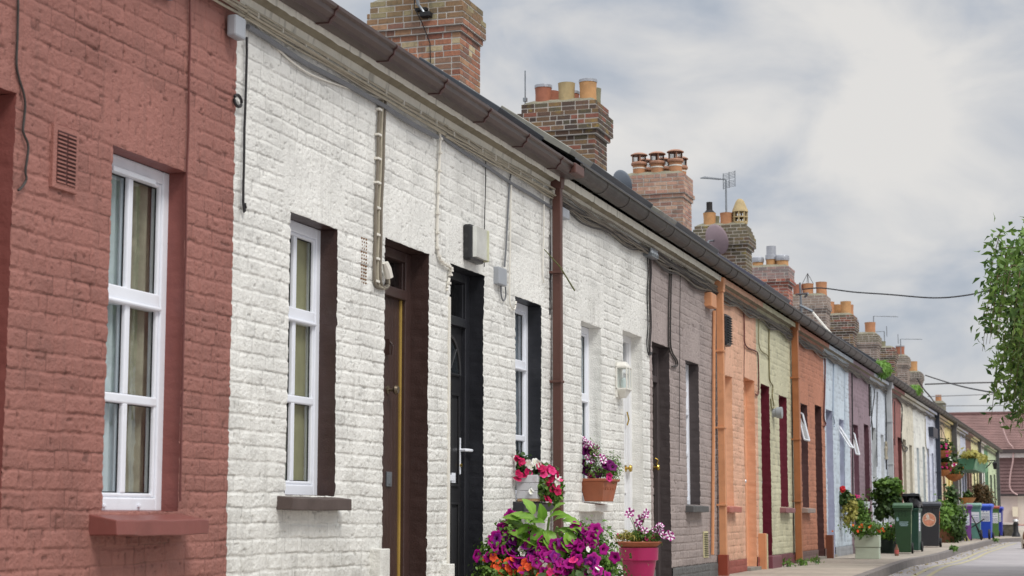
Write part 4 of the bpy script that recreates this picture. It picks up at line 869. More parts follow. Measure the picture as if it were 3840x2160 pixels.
# ------------------------------------------------------------ plants
def leafmesh(pts,nrm,size,rnd,asp=.45,fold=.25,name='leaves'):
    pts=np.asarray(pts,float); n=len(pts); nrm=nrm/np.linalg.norm(nrm,axis=1,keepdims=True)
    a=rng.normal(size=(n,3)); a[:,2]-=.6; u=a-(a*nrm).sum(1,keepdims=True)*nrm; u/=np.linalg.norm(u,axis=1,keepdims=True); v=np.cross(nrm,u); s=np.asarray(size).reshape(-1,1)*np.ones((n,1))
    p0=pts; p1=pts+u*s*.4+v*s*asp+nrm*s*fold*.5; p2=pts+u*s-nrm*s*.18; p3=pts+u*s*.4-v*s*asp+nrm*s*fold*.5; pm=pts+u*s*.5
    V=np.stack([p0,p1,p2,p3,pm],1).reshape(-1,3); k=np.arange(n)[:,None]*5
    f=np.concatenate([k+[0,1,4],k+[1,2,4],k+[2,3,4],k+[3,0,4]],0); me=bpy.data.meshes.new(name)
    me.vertices.add(len(V)); me.vertices.foreach_set('co',V.ravel()); me.loops.add(f.size); me.loops.foreach_set('vertex_index',f.ravel().astype(np.int32)); me.polygons.add(len(f))
    me.polygons.foreach_set('loop_start',np.arange(0,f.size,3,dtype=np.int32)); me.polygons.foreach_set('loop_total',np.full(len(f),3,np.int32)); me.update(calc_edges=True)
    at=me.attributes.new('rnd','FLOAT','POINT'); at.data.foreach_set('value',np.repeat(np.asarray(rnd,float),5)); return me
def blob(c,rad,n,clump=9,sp=.35):
    c=np.array(c,float); rad=np.array(rad,float); cen=rng.normal(size=(clump,3)); cen/=np.linalg.norm(cen,axis=1,keepdims=True); cen*=rng.random((clump,1))**.5*.8
    k=rng.integers(clump,size=n); p=cen[k]+rng.normal(size=(n,3))*sp*.6; nr=p+rng.normal(size=(n,3))*.5+np.array([0,0,.4]); return c+p*rad,nr,(rng.random(n)*.6+.4*((k*.37)%1))
def foliage(par,c,rad,n,size,m=None,name='foliage',clump=9,sp=.35,asp=.45):
    p,nr,rd=blob(c,rad,n,clump,sp); return link(leafmesh(p,nr,size*(.6+.8*rng.random(n)),rd,asp),name,par,m or m_leaf)
def flowermesh(kind,c1,c2,r):
    b=MB(); c1,c2=lin(c1),lin(c2)
    if kind=='petunia':
        N=30; prof=[(.06,-.85),(.14,-.35),(.45,-.06),(.8,.06),(1.,.02)]
        for j,(q,hh) in enumerate(prof):
            for k in range(N):
                a=2*math.pi*k/N; w=1+.13*math.cos(5*a)*(q>.4)-.04*math.cos(15*a)*(q>.9); st=abs(math.cos(2.5*a)); 
                col=tuple(x*.25 for x in c1) if j<=1 else (c2 if (c2!=c1 and st<.80) else c1)
                b.v.append((r*q*w*math.cos(a),r*q*w*math.sin(a),r*(hh+.05*math.cos(5*a)*q))); b.c.append(col)
        for j in range(4):
            for k in range(N): b.f.append((j*N+k,j*N+(k+1)%N,(j+1)*N+(k+1)%N,(j+1)*N+k))
    else:
        for p in range(5):
            a0=2*math.pi*p/5; n0=len(b.v); b.v.append((0,0,0)); b.c.append(c2)
            for t in np.linspace(-1,1,7):
                rr=r*(.62+.38*math.sqrt(max(0,1-t*t*.8))); a=a0+t*.62; b.v.append((rr*math.cos(a),rr*math.sin(a),r*.12*(1-abs(t))+.03*r*(p%2))); b.c.append(c1)
            for k in range(6): b.f.append((n0,n0+1+k,n0+2+k))
    me=bpy.data.meshes.new(kind); me.from_pydata(b.v,[],b.f); a=me.color_attributes.new('Col','FLOAT_COLOR','POINT'); a.data.foreach_set('color',np.array([c+(1,) for c in b.c],float).ravel()); me.materials.append(m_pet); me.update(); return me
FM=dict(purple=flowermesh('petunia',(150,10,116),(150,10,116),.045),plum=flowermesh('petunia',(104,18,92),(104,18,92),.044),violet=flowermesh('petunia',(112,18,112),(112,18,112),.043),
 star=flowermesh('petunia',(150,40,120),(240,226,238),.040),pinkp=flowermesh('petunia',(196,44,120),(196,44,120),.03),
 orange=flowermesh('impatiens',(236,98,52),(200,60,40),.032),white=flowermesh('impatiens',(240,240,238),(220,220,190),.028),magenta=flowermesh('impatiens',(190,18,84),(140,10,56),.034),pink=flowermesh('impatiens',(226,60,130),(170,20,80),.034),red=flowermesh('impatiens',(206,30,40),(150,20,30),.026),apricot=flowermesh('impatiens',(232,130,60),(200,90,40),.024))
def flowers(par,kind,pts,facing=(-.75,-.6,.25),sc=1.,nm='flower'):
    for p in pts:
        o=bpy.data.objects.new(nm,FM[kind]); COL.objects.link(o); o.parent=par
        d=Vector(facing)+Vector(rng.normal(size=3)*.38); o.rotation_euler=d.to_track_quat('Z','Y').to_euler(); o.rotation_euler.rotate_axis('Z',rng.random()*6)
        o.location=(p[0]-S.org[0],p[1]-S.org[1],p[2]-S.org[2]); q=sc*(.8+.35*rng.random()); o.scale=(q,q,q)
def on(x,y,s):   # point at street position s seen at that place of the photo
    Y,z=onX(x,y,s); return (s,Y,z)
def stems(par,base,tips,r=.003,name='stem',m=None):
    b=MB()
    for t in tips:
        m_=[(base[k]+t[k])/2 for k in range(3)]; m_[2]+=.03; b.tube([base,tuple(m_),t],r,4)
    return b.build(name,m or m_stem,par)
# --- big petunia planter in front of the black-silled house
t=thing('flower_planter','big tub of purple petunias with orange busy lizzies against the white wall','planter',(12.85,3.88,0))
cx,cy=12.85,3.88
MB().lathe([(.22,0),(.30,.36),(.32,.36),(.32,.40),(.28,.40),(.27,.36),(.01,.36)],(cx,cy,0),24).build('pot',m_terra,t,True)
def inregion(n,poly,s0,s1):
    out=[]; xs=[p[0] for p in poly]; ys=[p[1] for p in poly]
    while len(out)<n:
        x=min(xs)+rng.random()*(max(xs)-min(xs)); y=min(ys)+rng.random()*(max(ys)-min(ys)); c=False; j=len(poly)-1
        for i in range(len(poly)):
            if (poly[i][1]>y)!=(poly[j][1]>y) and x<(poly[j][0]-poly[i][0])*(y-poly[i][1])/(poly[j][1]-poly[i][1])+poly[i][0]: c=not c
            j=i
        if c: out.append((x,y))
    return out
for x,y,sb,r_,n_ in ((2040,2110,12.80,(.30,.34,.20),2400),(1890,2070,12.68,(.2,.17,.20),1300),(2200,2060,12.85,(.24,.26,.18),1700),(2100,2160,12.75,(.35,.45,.12),1500),(1860,2150,12.6,(.18,.2,.12),900),(2270,2130,12.9,(.2,.14,.14),700),(1925,1990,12.85,(.12,.13,.1),350),(2190,2000,12.95,(.12,.12,.1),350)):
    foliage(t,on(x,y,sb),r_,n_,.036,m_leaf if n_!=1500 else m_leafd,clump=22,sp=.45,asp=.3)
foliage(t,(12.85,3.88,.28),(.30,.36,.12),1100,.06,m_leafd,'underleaves',14,.5,.5)
polyP=[(1790,2085),(1850,1985),(1890,1935),(1950,1975),(2080,2010),(2145,2010),(2150,1935),(2200,1975),(2240,2030),(2300,2085),(2290,2160),(1870,2140)]
fl=inregion(88,polyP,0,0)
def scat(pts,sa=13.35,sb=13.95):   # drape over the rounded front of the plant mass
    out=[]
    for x,y in pts:
        u=(x-2050)/260; s=12.50+.10*max(0,u)-.02*max(0,-u)+.22*max(0,(2120-y)/220)*(u>-.7)+.05*rng.random(); out.append(on(x,y,s))
    return out
flowers(t,'purple',scat(fl[:64]),nm='petunia_flower'); flowers(t,'violet',scat(fl[64:76]),nm='petunia_flower'); flowers(t,'purple',scat([(1915,1937),(1790,2083),(1888,1980),(2305,2090),(2160,1975),(2235,1985),(2200,2000)]),sc=1.15,nm='petunia_flower')
flowers(t,'orange',scat([(1830+15*k+rng.normal()*8,2125+rng.normal()*16) for k in range(0,7)]+[(1925+rng.normal()*14,2135+rng.normal()*12) for k in range(6)]+[(1968,2108),(1980,2125),(1955,2140),(2045,2155),(2075,2150),(2020,2160),(1850,2090)]),sc=1.05,nm='busy_lizzie_flower')
flowers(t,'white',scat([(1955,2060),(1960,2075),(2028,2112),(2042,2120),(2055,2095),(1998,2115),(2205,2060),(2245,2130),(2212,2140)]),nm='busy_lizzie_flower')
flowers(t,'pink',scat([(2075,2130),(2065,2145),(2105,2140),(2110,2120),(2095,2155),(2150,2100)]),nm='busy_lizzie_flower')
# --- hydrangea-like lime green leaves rising above
t=thing('leafy_plant','lime green broad leaved plant growing up between the petunias and the black sill','plant',(13.15,4.05,.2))
for q_ in ((2000,1935),(2060,1940),(2090,1975)): MB().tube([(13.15,4.05,.2),tuple(np.array((13.15,4.05,.2))*.4+np.array(on(q_[0],q_[1],13.1))*.6+np.array((0,0,.05))),on(q_[0],q_[1],13.1)],.010).build('stem',m_stem,t)
def bigleaf(par,c,d,L,W,nm='leaf',m=None):
    d=Vector(d).normalized(); up=Vector((-.35,-.35,.75)); side=d.cross(up).normalized(); nrm=side.cross(d).normalized(); n=9;mq=6; v=[];f=[];c=Vector(c)
    for i in range(n):
        t_=i/(n-1); wd=W*math.sin(math.pi*min(1,t_*.92+.04))**.75*(1-.25*t_)
        for j in range(-3,4):
            q=j/3; bend=-.35*L*t_*t_; rip=.003*math.sin(t_*22)*(abs(q)) ; p=c+d*(L*t_)+side*(wd*q)+nrm*(bend+.30*wd*abs(q)+rip); v.append(tuple(p))
    for i in range(n-1):
        for j in range(6): f.append((i*7+j,i*7+j+1,(i+1)*7+j+1,(i+1)*7+j))
    b=MB(); b.v=v; b.f=f; me=bpy.data.meshes.new(nm); me.from_pydata(v,[],f); me.update(); a=me.attributes.new('rnd','FLOAT','POINT'); r0=rng.random()*.7
    a.data.foreach_set('value',np.array([min(1,r0+.35*((k%7)==3)+.1*rng.random()) for k in range(len(v))])); link(me,nm,par,m or m_leafl,True)
for x,y,s,dx,dz in [(2000,1905,13.9,.05,.25),(1965,1950,13.8,.16,.05),(2025,1935,13.75,-.03,.12),(2070,1930,13.85,-.12,.12),(2090,1960,13.8,-.2,-.06),(2050,1965,13.65,-.04,-.08),(1990,1975,13.65,.06,-.1),(2010,2000,13.55,.02,-.2),(2075,2005,13.6,-.1,-.2),(2110,1985,13.7,-.24,-.14),(1955,1985,13.7,.2,-.12),(2060,1900,13.9,-.1,.2),(2035,1960,13.6,.02,-.05),(2100,1930,13.9,-.22,.05),(1985,1930,13.75,.08,.12),(2080,2030,13.6,-.06,-.25),(2010,1925,13.8,.05,.05),(1970,1960,13.7,.1,-.2),(2045,1990,13.6,-.08,-.12),(2120,1955,13.8,-.22,-.02),(2000,1955,13.6,.1,-.02),(2030,2005,13.5,-.02,-.15),(2100,2005,13.6,-.16,-.18),(1948,1940,13.7,.14,.06)]+[(1950+rng.random()*180,1905+rng.random()*135,13.5+.3*rng.random(),(rng.random()-.5)*.36,(rng.random()-.6)*.4) for _ in range(14)]:
    p=on(x+(8 if x>2050 else 0),y+24,12.62+.3*(s-13.5)); bigleaf(t,p,(-.35+.2*rng.random(),dx*5,dz*3),.135,.062)
# --- white wooden box on black sill
t=thing('window_box','chipped white wooden window box of pink and white busy lizzies on the black sill','window box',(13.85,D-.1,.87))
s0,s1=13.70,14.42; z0=.875; zt=z0+.19; b=MB()
for k in range(3): b.frus(((s0+s1)/2,D-.10),z0+.064*k,z0+.062+.064*k,(s1-s0)/2-.02+.004*k,.085+.003*k,(s1-s0)/2-.017+.004*k,.087+.003*k)
b.build('box',mat('chipped_white_wood',(206,206,210),rough=.7,var=.08,flake=.8,dirt=.5,dcol=(.25,.24,.24),dscale=9),t,bevel=.004)
MB().box(s0+.02,s0+.12,D-.18,D-.02,z0-.02,z0).build('wood_block',mat('raw_wood',(176,146,110)),t); MB().box(s1-.14,s1-.03,D-.18,D-.02,z0-.02,z0).build('wood_block',bpy.data.materials['raw_wood'],t)
for x,y,sb,r_,n_ in ((1950,1755,13.85,(.08,.09,.11),380),(1990,1765,13.85,(.12,.10,.10),600),(2035,1790,13.95,(.13,.09,.11),600),(2070,1830,14.0,(.1,.08,.11),450),(2020,1830,13.8,(.08,.1,.08),250),(2090,1860,14.0,(.05,.04,.07),120)): foliage(t,on(x,y,sb),r_,n_,.042,m_leafd if x<2000 else m_leaf,clump=12,sp=.45,asp=.38)
def seq(k,pts,sa,par,sc=1.,nm='busy_lizzie_flower'): flowers(par,k,[on(x+rng.normal()*3,y+rng.normal()*3,13.62+(x-1930)/700.+.03*rng.random()) for x,y in pts],sc=sc,nm=nm)
seq('magenta',[(1940,1722),(1950,1738),(1935,1775),(1948,1782),(1942,1795),(1972,1765),(2025,1750),(2035,1758),(2030,1768),(2048,1770),(2065,1790),(2075,1782),(2010,1800),(2085,1825),(2070,1835),(2060,1870),(2045,1865),(2095,1840),(1965,1782),(2050,1815),(1955,1728)],13.72,t)
seq('pink',[(1942,1712),(2060,1760),(2072,1765),(2040,1778),(1985,1765),(2095,1800)],13.72,t)
seq('white',[(1982,1740),(1995,1745),(2000,1735),(2010,1748),(2016,1738),(2062,1775),(2080,1800),(2090,1812),(2100,1818),(2000,1830),(1990,1840),(2010,1828),(2030,1815),(2088,1790)],13.72,t,1.1)
# --- terracotta trough on the white sill
t=thing('flower_pot','angular terracotta pot of dark and striped petunias on the white sill','flower pot',(15.95,D-.1,.865))
cx,cy=15.95,D-.09; b=MB(); b.frus((cx,cy),.868,1.05,.19,.085,.25,.115).frus((cx,cy),1.05,1.075,.265,.13,.27,.135).frus((cx,cy),1.075,1.06,.24,.11,.24,.11); b.build('pot',m_terra,t,bevel=.006)
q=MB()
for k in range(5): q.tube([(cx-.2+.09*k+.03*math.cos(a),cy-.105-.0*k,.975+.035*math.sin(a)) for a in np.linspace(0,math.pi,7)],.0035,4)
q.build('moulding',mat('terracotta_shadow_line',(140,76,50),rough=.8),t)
for c_,r_,n_ in (((15.8,4.34,1.13),(.18,.12,.08),500),((16.1,4.30,1.14),(.2,.12,.09),600),((15.75,4.36,1.30),(.1,.08,.14),300),((16.1,4.28,1.24),(.16,.1,.1),300)): foliage(t,c_,r_,n_,.026,m_leaf,clump=14,sp=.45,asp=.2)
tp=lambda L,s: [on(x,y,s+.04*rng.random()) for x,y in L]
A=tp([(2188,1652),(2196,1664),(2206,1672),(2215,1665),(2226,1676),(2235,1684),(2238,1706),(2256,1715),(2264,1726),(2205,1715),(2215,1722),(2190,1645)],15.72); flowers(t,'star',A,nm='petunia_flower'); stems(t,(15.85,4.36,1.1),A[3:9],.003)
Bq=tp([(2186,1672),(2190,1686),(2200,1690),(2210,1695),(2185,1735),(2195,1748),(2205,1755),(2190,1765),(2215,1742),(2282,1735),(2288,1745),(2275,1752),(2298,1750),(2245,1775),(2240,1770),(2270,1742),(2200,1770)],15.75); flowers(t,'plum',Bq,nm='petunia_flower'); stems(t,(15.95,4.32,1.1),Bq[9:14],.003)
flowers(t,'pinkp',tp([(2215,1780),(2212,1790),(2285,1785),(2284,1795),(2220,1792)],15.75),nm='petunia_flower')
# --- magenta pot
cx_,cy_,_=on(2395,2100,16.3); 
t=thing('flower_pot','tall magenta pot with a terracotta saucer on top and striped petunias, by the white door','flower pot',(cx_,cy_,0)); k=6672/(16.3*.942+cy_*.308)
zt=.75+(1929-2052)/k; R0=.182
MB().lathe([(.11,0),(.115,.02),(R0*.90,zt-.12),(R0*.92,zt-.12),(R0*1.0,zt-.115),(R0*1.02,zt),(R0*.96,zt),(R0*.93,zt-.03),(.01,zt-.04)],(cx_,cy_,0),32).build('pot',mat('magenta_plastic',(160,26,84),rough=.3,var=.05,spec=.5),t,True)
MB().lathe([(R0*.9,zt),(R0*1.18,zt+.045),(R0*1.22,zt+.05),(R0*1.16,zt+.055),(R0*.9,zt+.03),(.01,zt+.03)],(cx_,cy_,0),32).build('saucer',m_terra,t,True)
for dx,dy,w in ((-.08,.08,.10),(.05,-.02,.12),(0,.0,.13),(.05,-.12,.1)): foliage(t,(cx_+dx,cy_+dy,zt+.10),(w,w,.055),420,.030,m_leafy if dx<0 else m_leaf,clump=12,sp=.45,asp=.2)
A=tp([(2357,1930),(2363,1922),(2400,1948),(2392,1962),(2402,1970),(2396,1955),(2424,1924),(2420,1932),(2414,2002),(2405,1996),(2455,1988),(2470,1980),(2480,1968),(2478,1992),(2484,2010),(2508,2006),(2515,2012),(2418,1990),(2476,1975)],16.25); flowers(t,'star',A,nm='petunia_flower'); stems(t,(cx_,cy_,zt+.05),A,.003)
flowers(t,'pinkp',tp([(2328,2012),(2322,2008),(2450,2012),(2425,2020),(2432,2025),(2398,1992)],16.25),sc=.8,nm='petunia_flower')
# --- far plants
def plantpot(name,lab,cat,x,y,s,w,ph,m,rad,n,ls,lm,fl=(),box=False,clump=9,z_=0.):
    Y=onX(x,y,s)[0] if y else x
    t=thing(name,lab,cat,(s,Y,z_)); b=MB()
    if box: b.box(s-w*.5,s+w*.5,Y-w,Y+w,z_,z_+ph*.49); b.box(s-w*.5-.01,s+w*.5+.01,Y-w-.01,Y+w+.01,z_+ph*.5,z_+ph); b.build('box',m,t,bevel=.008)
    else: b.lathe([(w*.72,0),(w*.98,ph-.05),(w*1.04,ph-.05),(w*1.04,ph),(w*.9,ph),(.01,ph-.04)],(s,Y,z_),20); b.build('pot',m,t,True)
    foliage(t,(s,Y,z_+ph+rad[2]*.75),rad,n,ls,lm,clump=clump,sp=.5)
    for k,cnt in fl: flowers(t,k,[(s-.15+rng.normal()*rad[0]*.6,Y+rng.normal()*rad[1]*.7,z_+ph+rad[2]*(.5+.9*rng.random())) for _ in range(cnt)],sc=.85)
    return t
plantpot('planter_box','pale sage green boxed planter with orange flowers below the mauve wall','planter',3255,2095,30.9,.20,.40,mat('sage_paint',(192,204,186),rough=.5),(.26,.30,.13),800,.045,m_leaf,(('apricot',12),('orange',7)),box=True)
plantpot('flower_pot','dark green round pot of white and pink flowers beside the green bin','flower pot',3330,2072,35.6,.19,.27,mat('dark_green_pot',(48,62,54),rough=.5),(.3,.3,.2),900,.05,m_leaf,(('white',10),('pink',8)))
t=thing('rose_bush','tall leafy climbing bush in front of the pale grey downpipe','shrub',(37.0,4.05,0))
MB().tube([(36.9,3.6,.0),(37.0,3.65,.5),(37.0,3.9,.9),(37.05,4.1,1.4)],.014).tube([(37.0,4.1,0),(37,4.15,.8),(37,4.2,1.4)],.016).tube([(37.0,4.2,.6),(37.0,3.8,1.2)],.01).build('stem',m_bark,t)
for x,y,r,n in ((3315,1822,.22,300),(3345,1822,.17,220),(3305,1850,.22,260),(3330,1865,.25,330),(3350,1830,.2,200),(3315,1905,.2,260),(3350,1895,.16,150),(3362,1812,.09,70),(3300,1925,.12,120)): p=on(x,y,36.8); foliage(t,p,(r,r,r*.9),n,.085,m_leaf if y<1860 else m_leafd,clump=7,sp=.45,asp=.5)
t=thing('sill_planter','black trough with red geranium on the light blue sill','planter',(33.3,4.3,.9)); MB().frus((33.35,D-.1),.87,1.0,.28,.09,.3,.1).build('trough',m_black,t)
for x,y,r,n,mm in ((3165,1860,.18,420,m_leafd),(3180,1875,.17,380,m_leafd),(3155,1880,.12,200,m_leafd)): p=on(x,y,32.95); foliage(t,p,(r,r,r*.8),n,.05,mm,asp=.6)
for x,y,r,n in ((3185,1905,.14,260),(3190,1930,.14,240),(3180,1945,.13,200),(3200,1890,.12,180),(3170,1905,.08,80)): foliage(t,on(x,y,32.9),(r,r*.9,r*1.1),n,.045,m_leafy,'trailing_leaves',asp=.5)
flowers(t,'red',tp([(3151,1836),(3156,1832),(3162,1830),(3165,1836),(3152,1842),(3160,1840)],32.9),sc=1.6)
t=thing('sill_planter','white trough with trailing green plant on the mauve sill','planter',(35.4,4.3,.9)); MB().frus((35.4,D-.1),.87,1.0,.3,.1,.32,.11).build('trough',m_pvc,t)
for x,y,r,n in ((3225,1890,.18,300),(3228,1915,.18,280),(3240,1940,.16,200),(3222,1940,.14,140),(3255,1960,.1,70)): foliage(t,on(x,y,35.1),(r,r,r*1.1),n,.05,m_leaf,'trailing_leaves',asp=.45)
flowers(t,'pinkp',tp([(3210,1862),(3215,1866),(3218,1862)],35.0),sc=1.4)
plantpot('potted_shrub','big terracotta pot with a loose green shrub between black and grey bins','shrub',3550,2034,49.2,.30,.42,mat('brown_terracotta',(134,92,70),rough=.85,var=.2,dirt=.4),(.4,.42,.36),1500,.10,m_leaf,clump=16)
foliage(bpy.data.objects['potted_shrub'],on(3545,1935,49.1),(.5,.34,.55),1100,.12,m_leaf,clump=14,asp=.25); foliage(bpy.data.objects['potted_shrub'],on(3580,1960,49.1),(.4,.3,.5),600,.12,m_leafd,clump=9,asp=.25); foliage(bpy.data.objects['potted_shrub'],on(3560,1870,49.3),(.3,.3,.35),220,.10,m_leafd,clump=6,asp=.5)
q=MB(); 
for dx,dy in ((.3,-.35),(.3,-.5),(.2,-.6)): q.tube([(49.2,3.85,.6),(49.1,3.85+dy*.6,.55),(49.1,3.85+dy,.05)],.016,4)
q.build('drooping_stalk',mat('straw_stalk',(170,164,98)),bpy.data.objects['potted_shrub'])
for lab,x,y,s,r,fc in (('upper hanging flower basket with trailing dark leaves on the yellow house','3532','1690',54.6,.30,'pinkp'),('middle hanging basket with orange coir liner and white flowers','3548','1735',55.0,.34,'white'),('lower right hanging basket with coir liner over the bins','3578','1778',56.5,.30,'apricot'),('lower left dark hanging basket beside the black downpipe','3535','1762',54.9,.26,'pinkp')):
    x,y=int(x),int(y); p=on(x,y,s); t=thing('hanging_basket',lab,'hanging basket',p,0,'hanging baskets on the yellow house')
    MB().lathe([(.02,-r*.75),(r*.6,-r*.55),(r*.95,-.05),(r,0),(r*.9,0),(.02,-.08)],p,16).build('basket',mat('coir_liner',(160,104,62),rough=.9,var=.3),t,True)
    b=MB(); 
    for a in (0,2.1,4.2): b.tube([(p[0]+r*math.cos(a),p[1]+r*math.sin(a),p[2]),(p[0],p[1],p[2]+.7)],.008,4)
    b.tube([(p[0],p[1],p[2]+.7),(p[0],D,p[2]+.75)],.015,4); b.build('chain',m_rubber,t)
    foliage(t,(p[0],p[1],p[2]+.12),(r*1.0,r*1.05,r*.8),420,.10,m_leafd,clump=10,sp=.5); flowers(t,fc,[(p[0]-.25,p[1]+rng.normal()*r*.6,p[2]+.1+rng.normal()*.1) for _ in range(7)],sc=1.4)
yy,zz=onX(3625,1715,64.5); t=thing('flower_trough','long green slatted trough of yellow flowers fixed high across the far houses','planter',(64.5,yy,zz))
b=MB(); ya,za=onX(3583,1712,62.0); yb,zb=onX(3650,1724,66.0); v=[]
b.add([(62,D-.02,2.25),(67.5,D-.02,2.25),(67.5,D-.55,2.25),(62,D-.55,2.25),(62,D-.02,2.62),(67.5,D-.02,2.62),(67.5,D-.65,2.62),(62,D-.65,2.62)],[(0,1,2,3),(0,1,5,4),(1,2,6,5),(2,3,7,6),(3,0,4,7)]); b.build('trough',mat('green_trough',(66,112,88),rough=.5),t)
for k in range(7): foliage(t,(62.2+k*.85,D-.42,2.74),(.4,.3,.16),220,.14,m_leafy,clump=7,sp=.5)
b=MB()
for k in range(9): b.box(62+k*.65,62.04+k*.65,D-.66,D-.60,2.25,2.62)
b.build('slats',mat('pale_trough_slats',(130,166,142),rough=.5),t)
p=on(3626,1866,60.0); t=thing('cone_planter','tan cone shaped hanging planter above the purple bin','planter',p)
MB().lathe([(.02,-.40),(.30,.0),(.28,.0),(.02,-.05)],(p[0],p[1],p[2]),20).build('cone',mat('wicker',(168,124,84),rough=.9,var=.2),t,True); foliage(t,(p[0],p[1],p[2]+.12),(.15,.15,.12),160,.10,m_leafd)
p=on(3683,1900,66.5); t=thing('brown_shrub','bushy brown and green evergreen standing behind the bins','shrub',(p[0],p[1],0)); MB().tube([(p[0],p[1],0),(p[0],p[1],1.0)],.05).build('trunk',m_bark,t)
for x,y,r,n in ((3683,1835,.28,600),(3675,1860,.34,800),(3695,1865,.33,700),(3680,1890,.38,900),(3700,1900,.3,500),(3668,1830,.18,240)): foliage(t,on(x,y,66.5),(r,r,r*1.0),n,.07,m_brn,clump=14,sp=.5)
# green ferns in the gutter
for lab,i,x,y,s,n in (('bright green fern tuft growing out of the gutter above the mauve house',9,3315,1425,37.6,260),('small bright green tuft growing in the far gutter',12,3432,1476,46.0,80)):
    Y,z=D-.2,3.86; x0=onY(x,y,D-.22)[0]; t=thing('gutter_fern',lab,'fern',(x0,Y,3.82),0,'ferns in the gutters')
    foliage(t,(x0,Y,3.86),(.75 if n>100 else .5,.14,.16 if n>100 else .08),n*3,.13,leafm('fern_green',(84,126,48),(132,172,78)),clump=12,asp=.18)
for lab,p,n in (('small weed tuft at the foot of the cream wall beside the maroon step',(25.9,4.25,.0),40),('weed tuft on the pavement edge by the maroon step',(26.6,4.15,0),60),('weed tuft beside the tan downpipe foot',(27.3,4.1,0),40),('grass weeds along the kerb behind the green bins',(39.2,2.95,0),120),('weed tuft at the kerb beyond the black bin',(51.8,2.7,0),70)):
    t=thing('weed_tuft',lab,'weeds',p,0,'weeds on the pavement'); foliage(t,(p[0],p[1],.05),(.2,.12,.04),n,.07,m_leaf,clump=6,asp=.2)
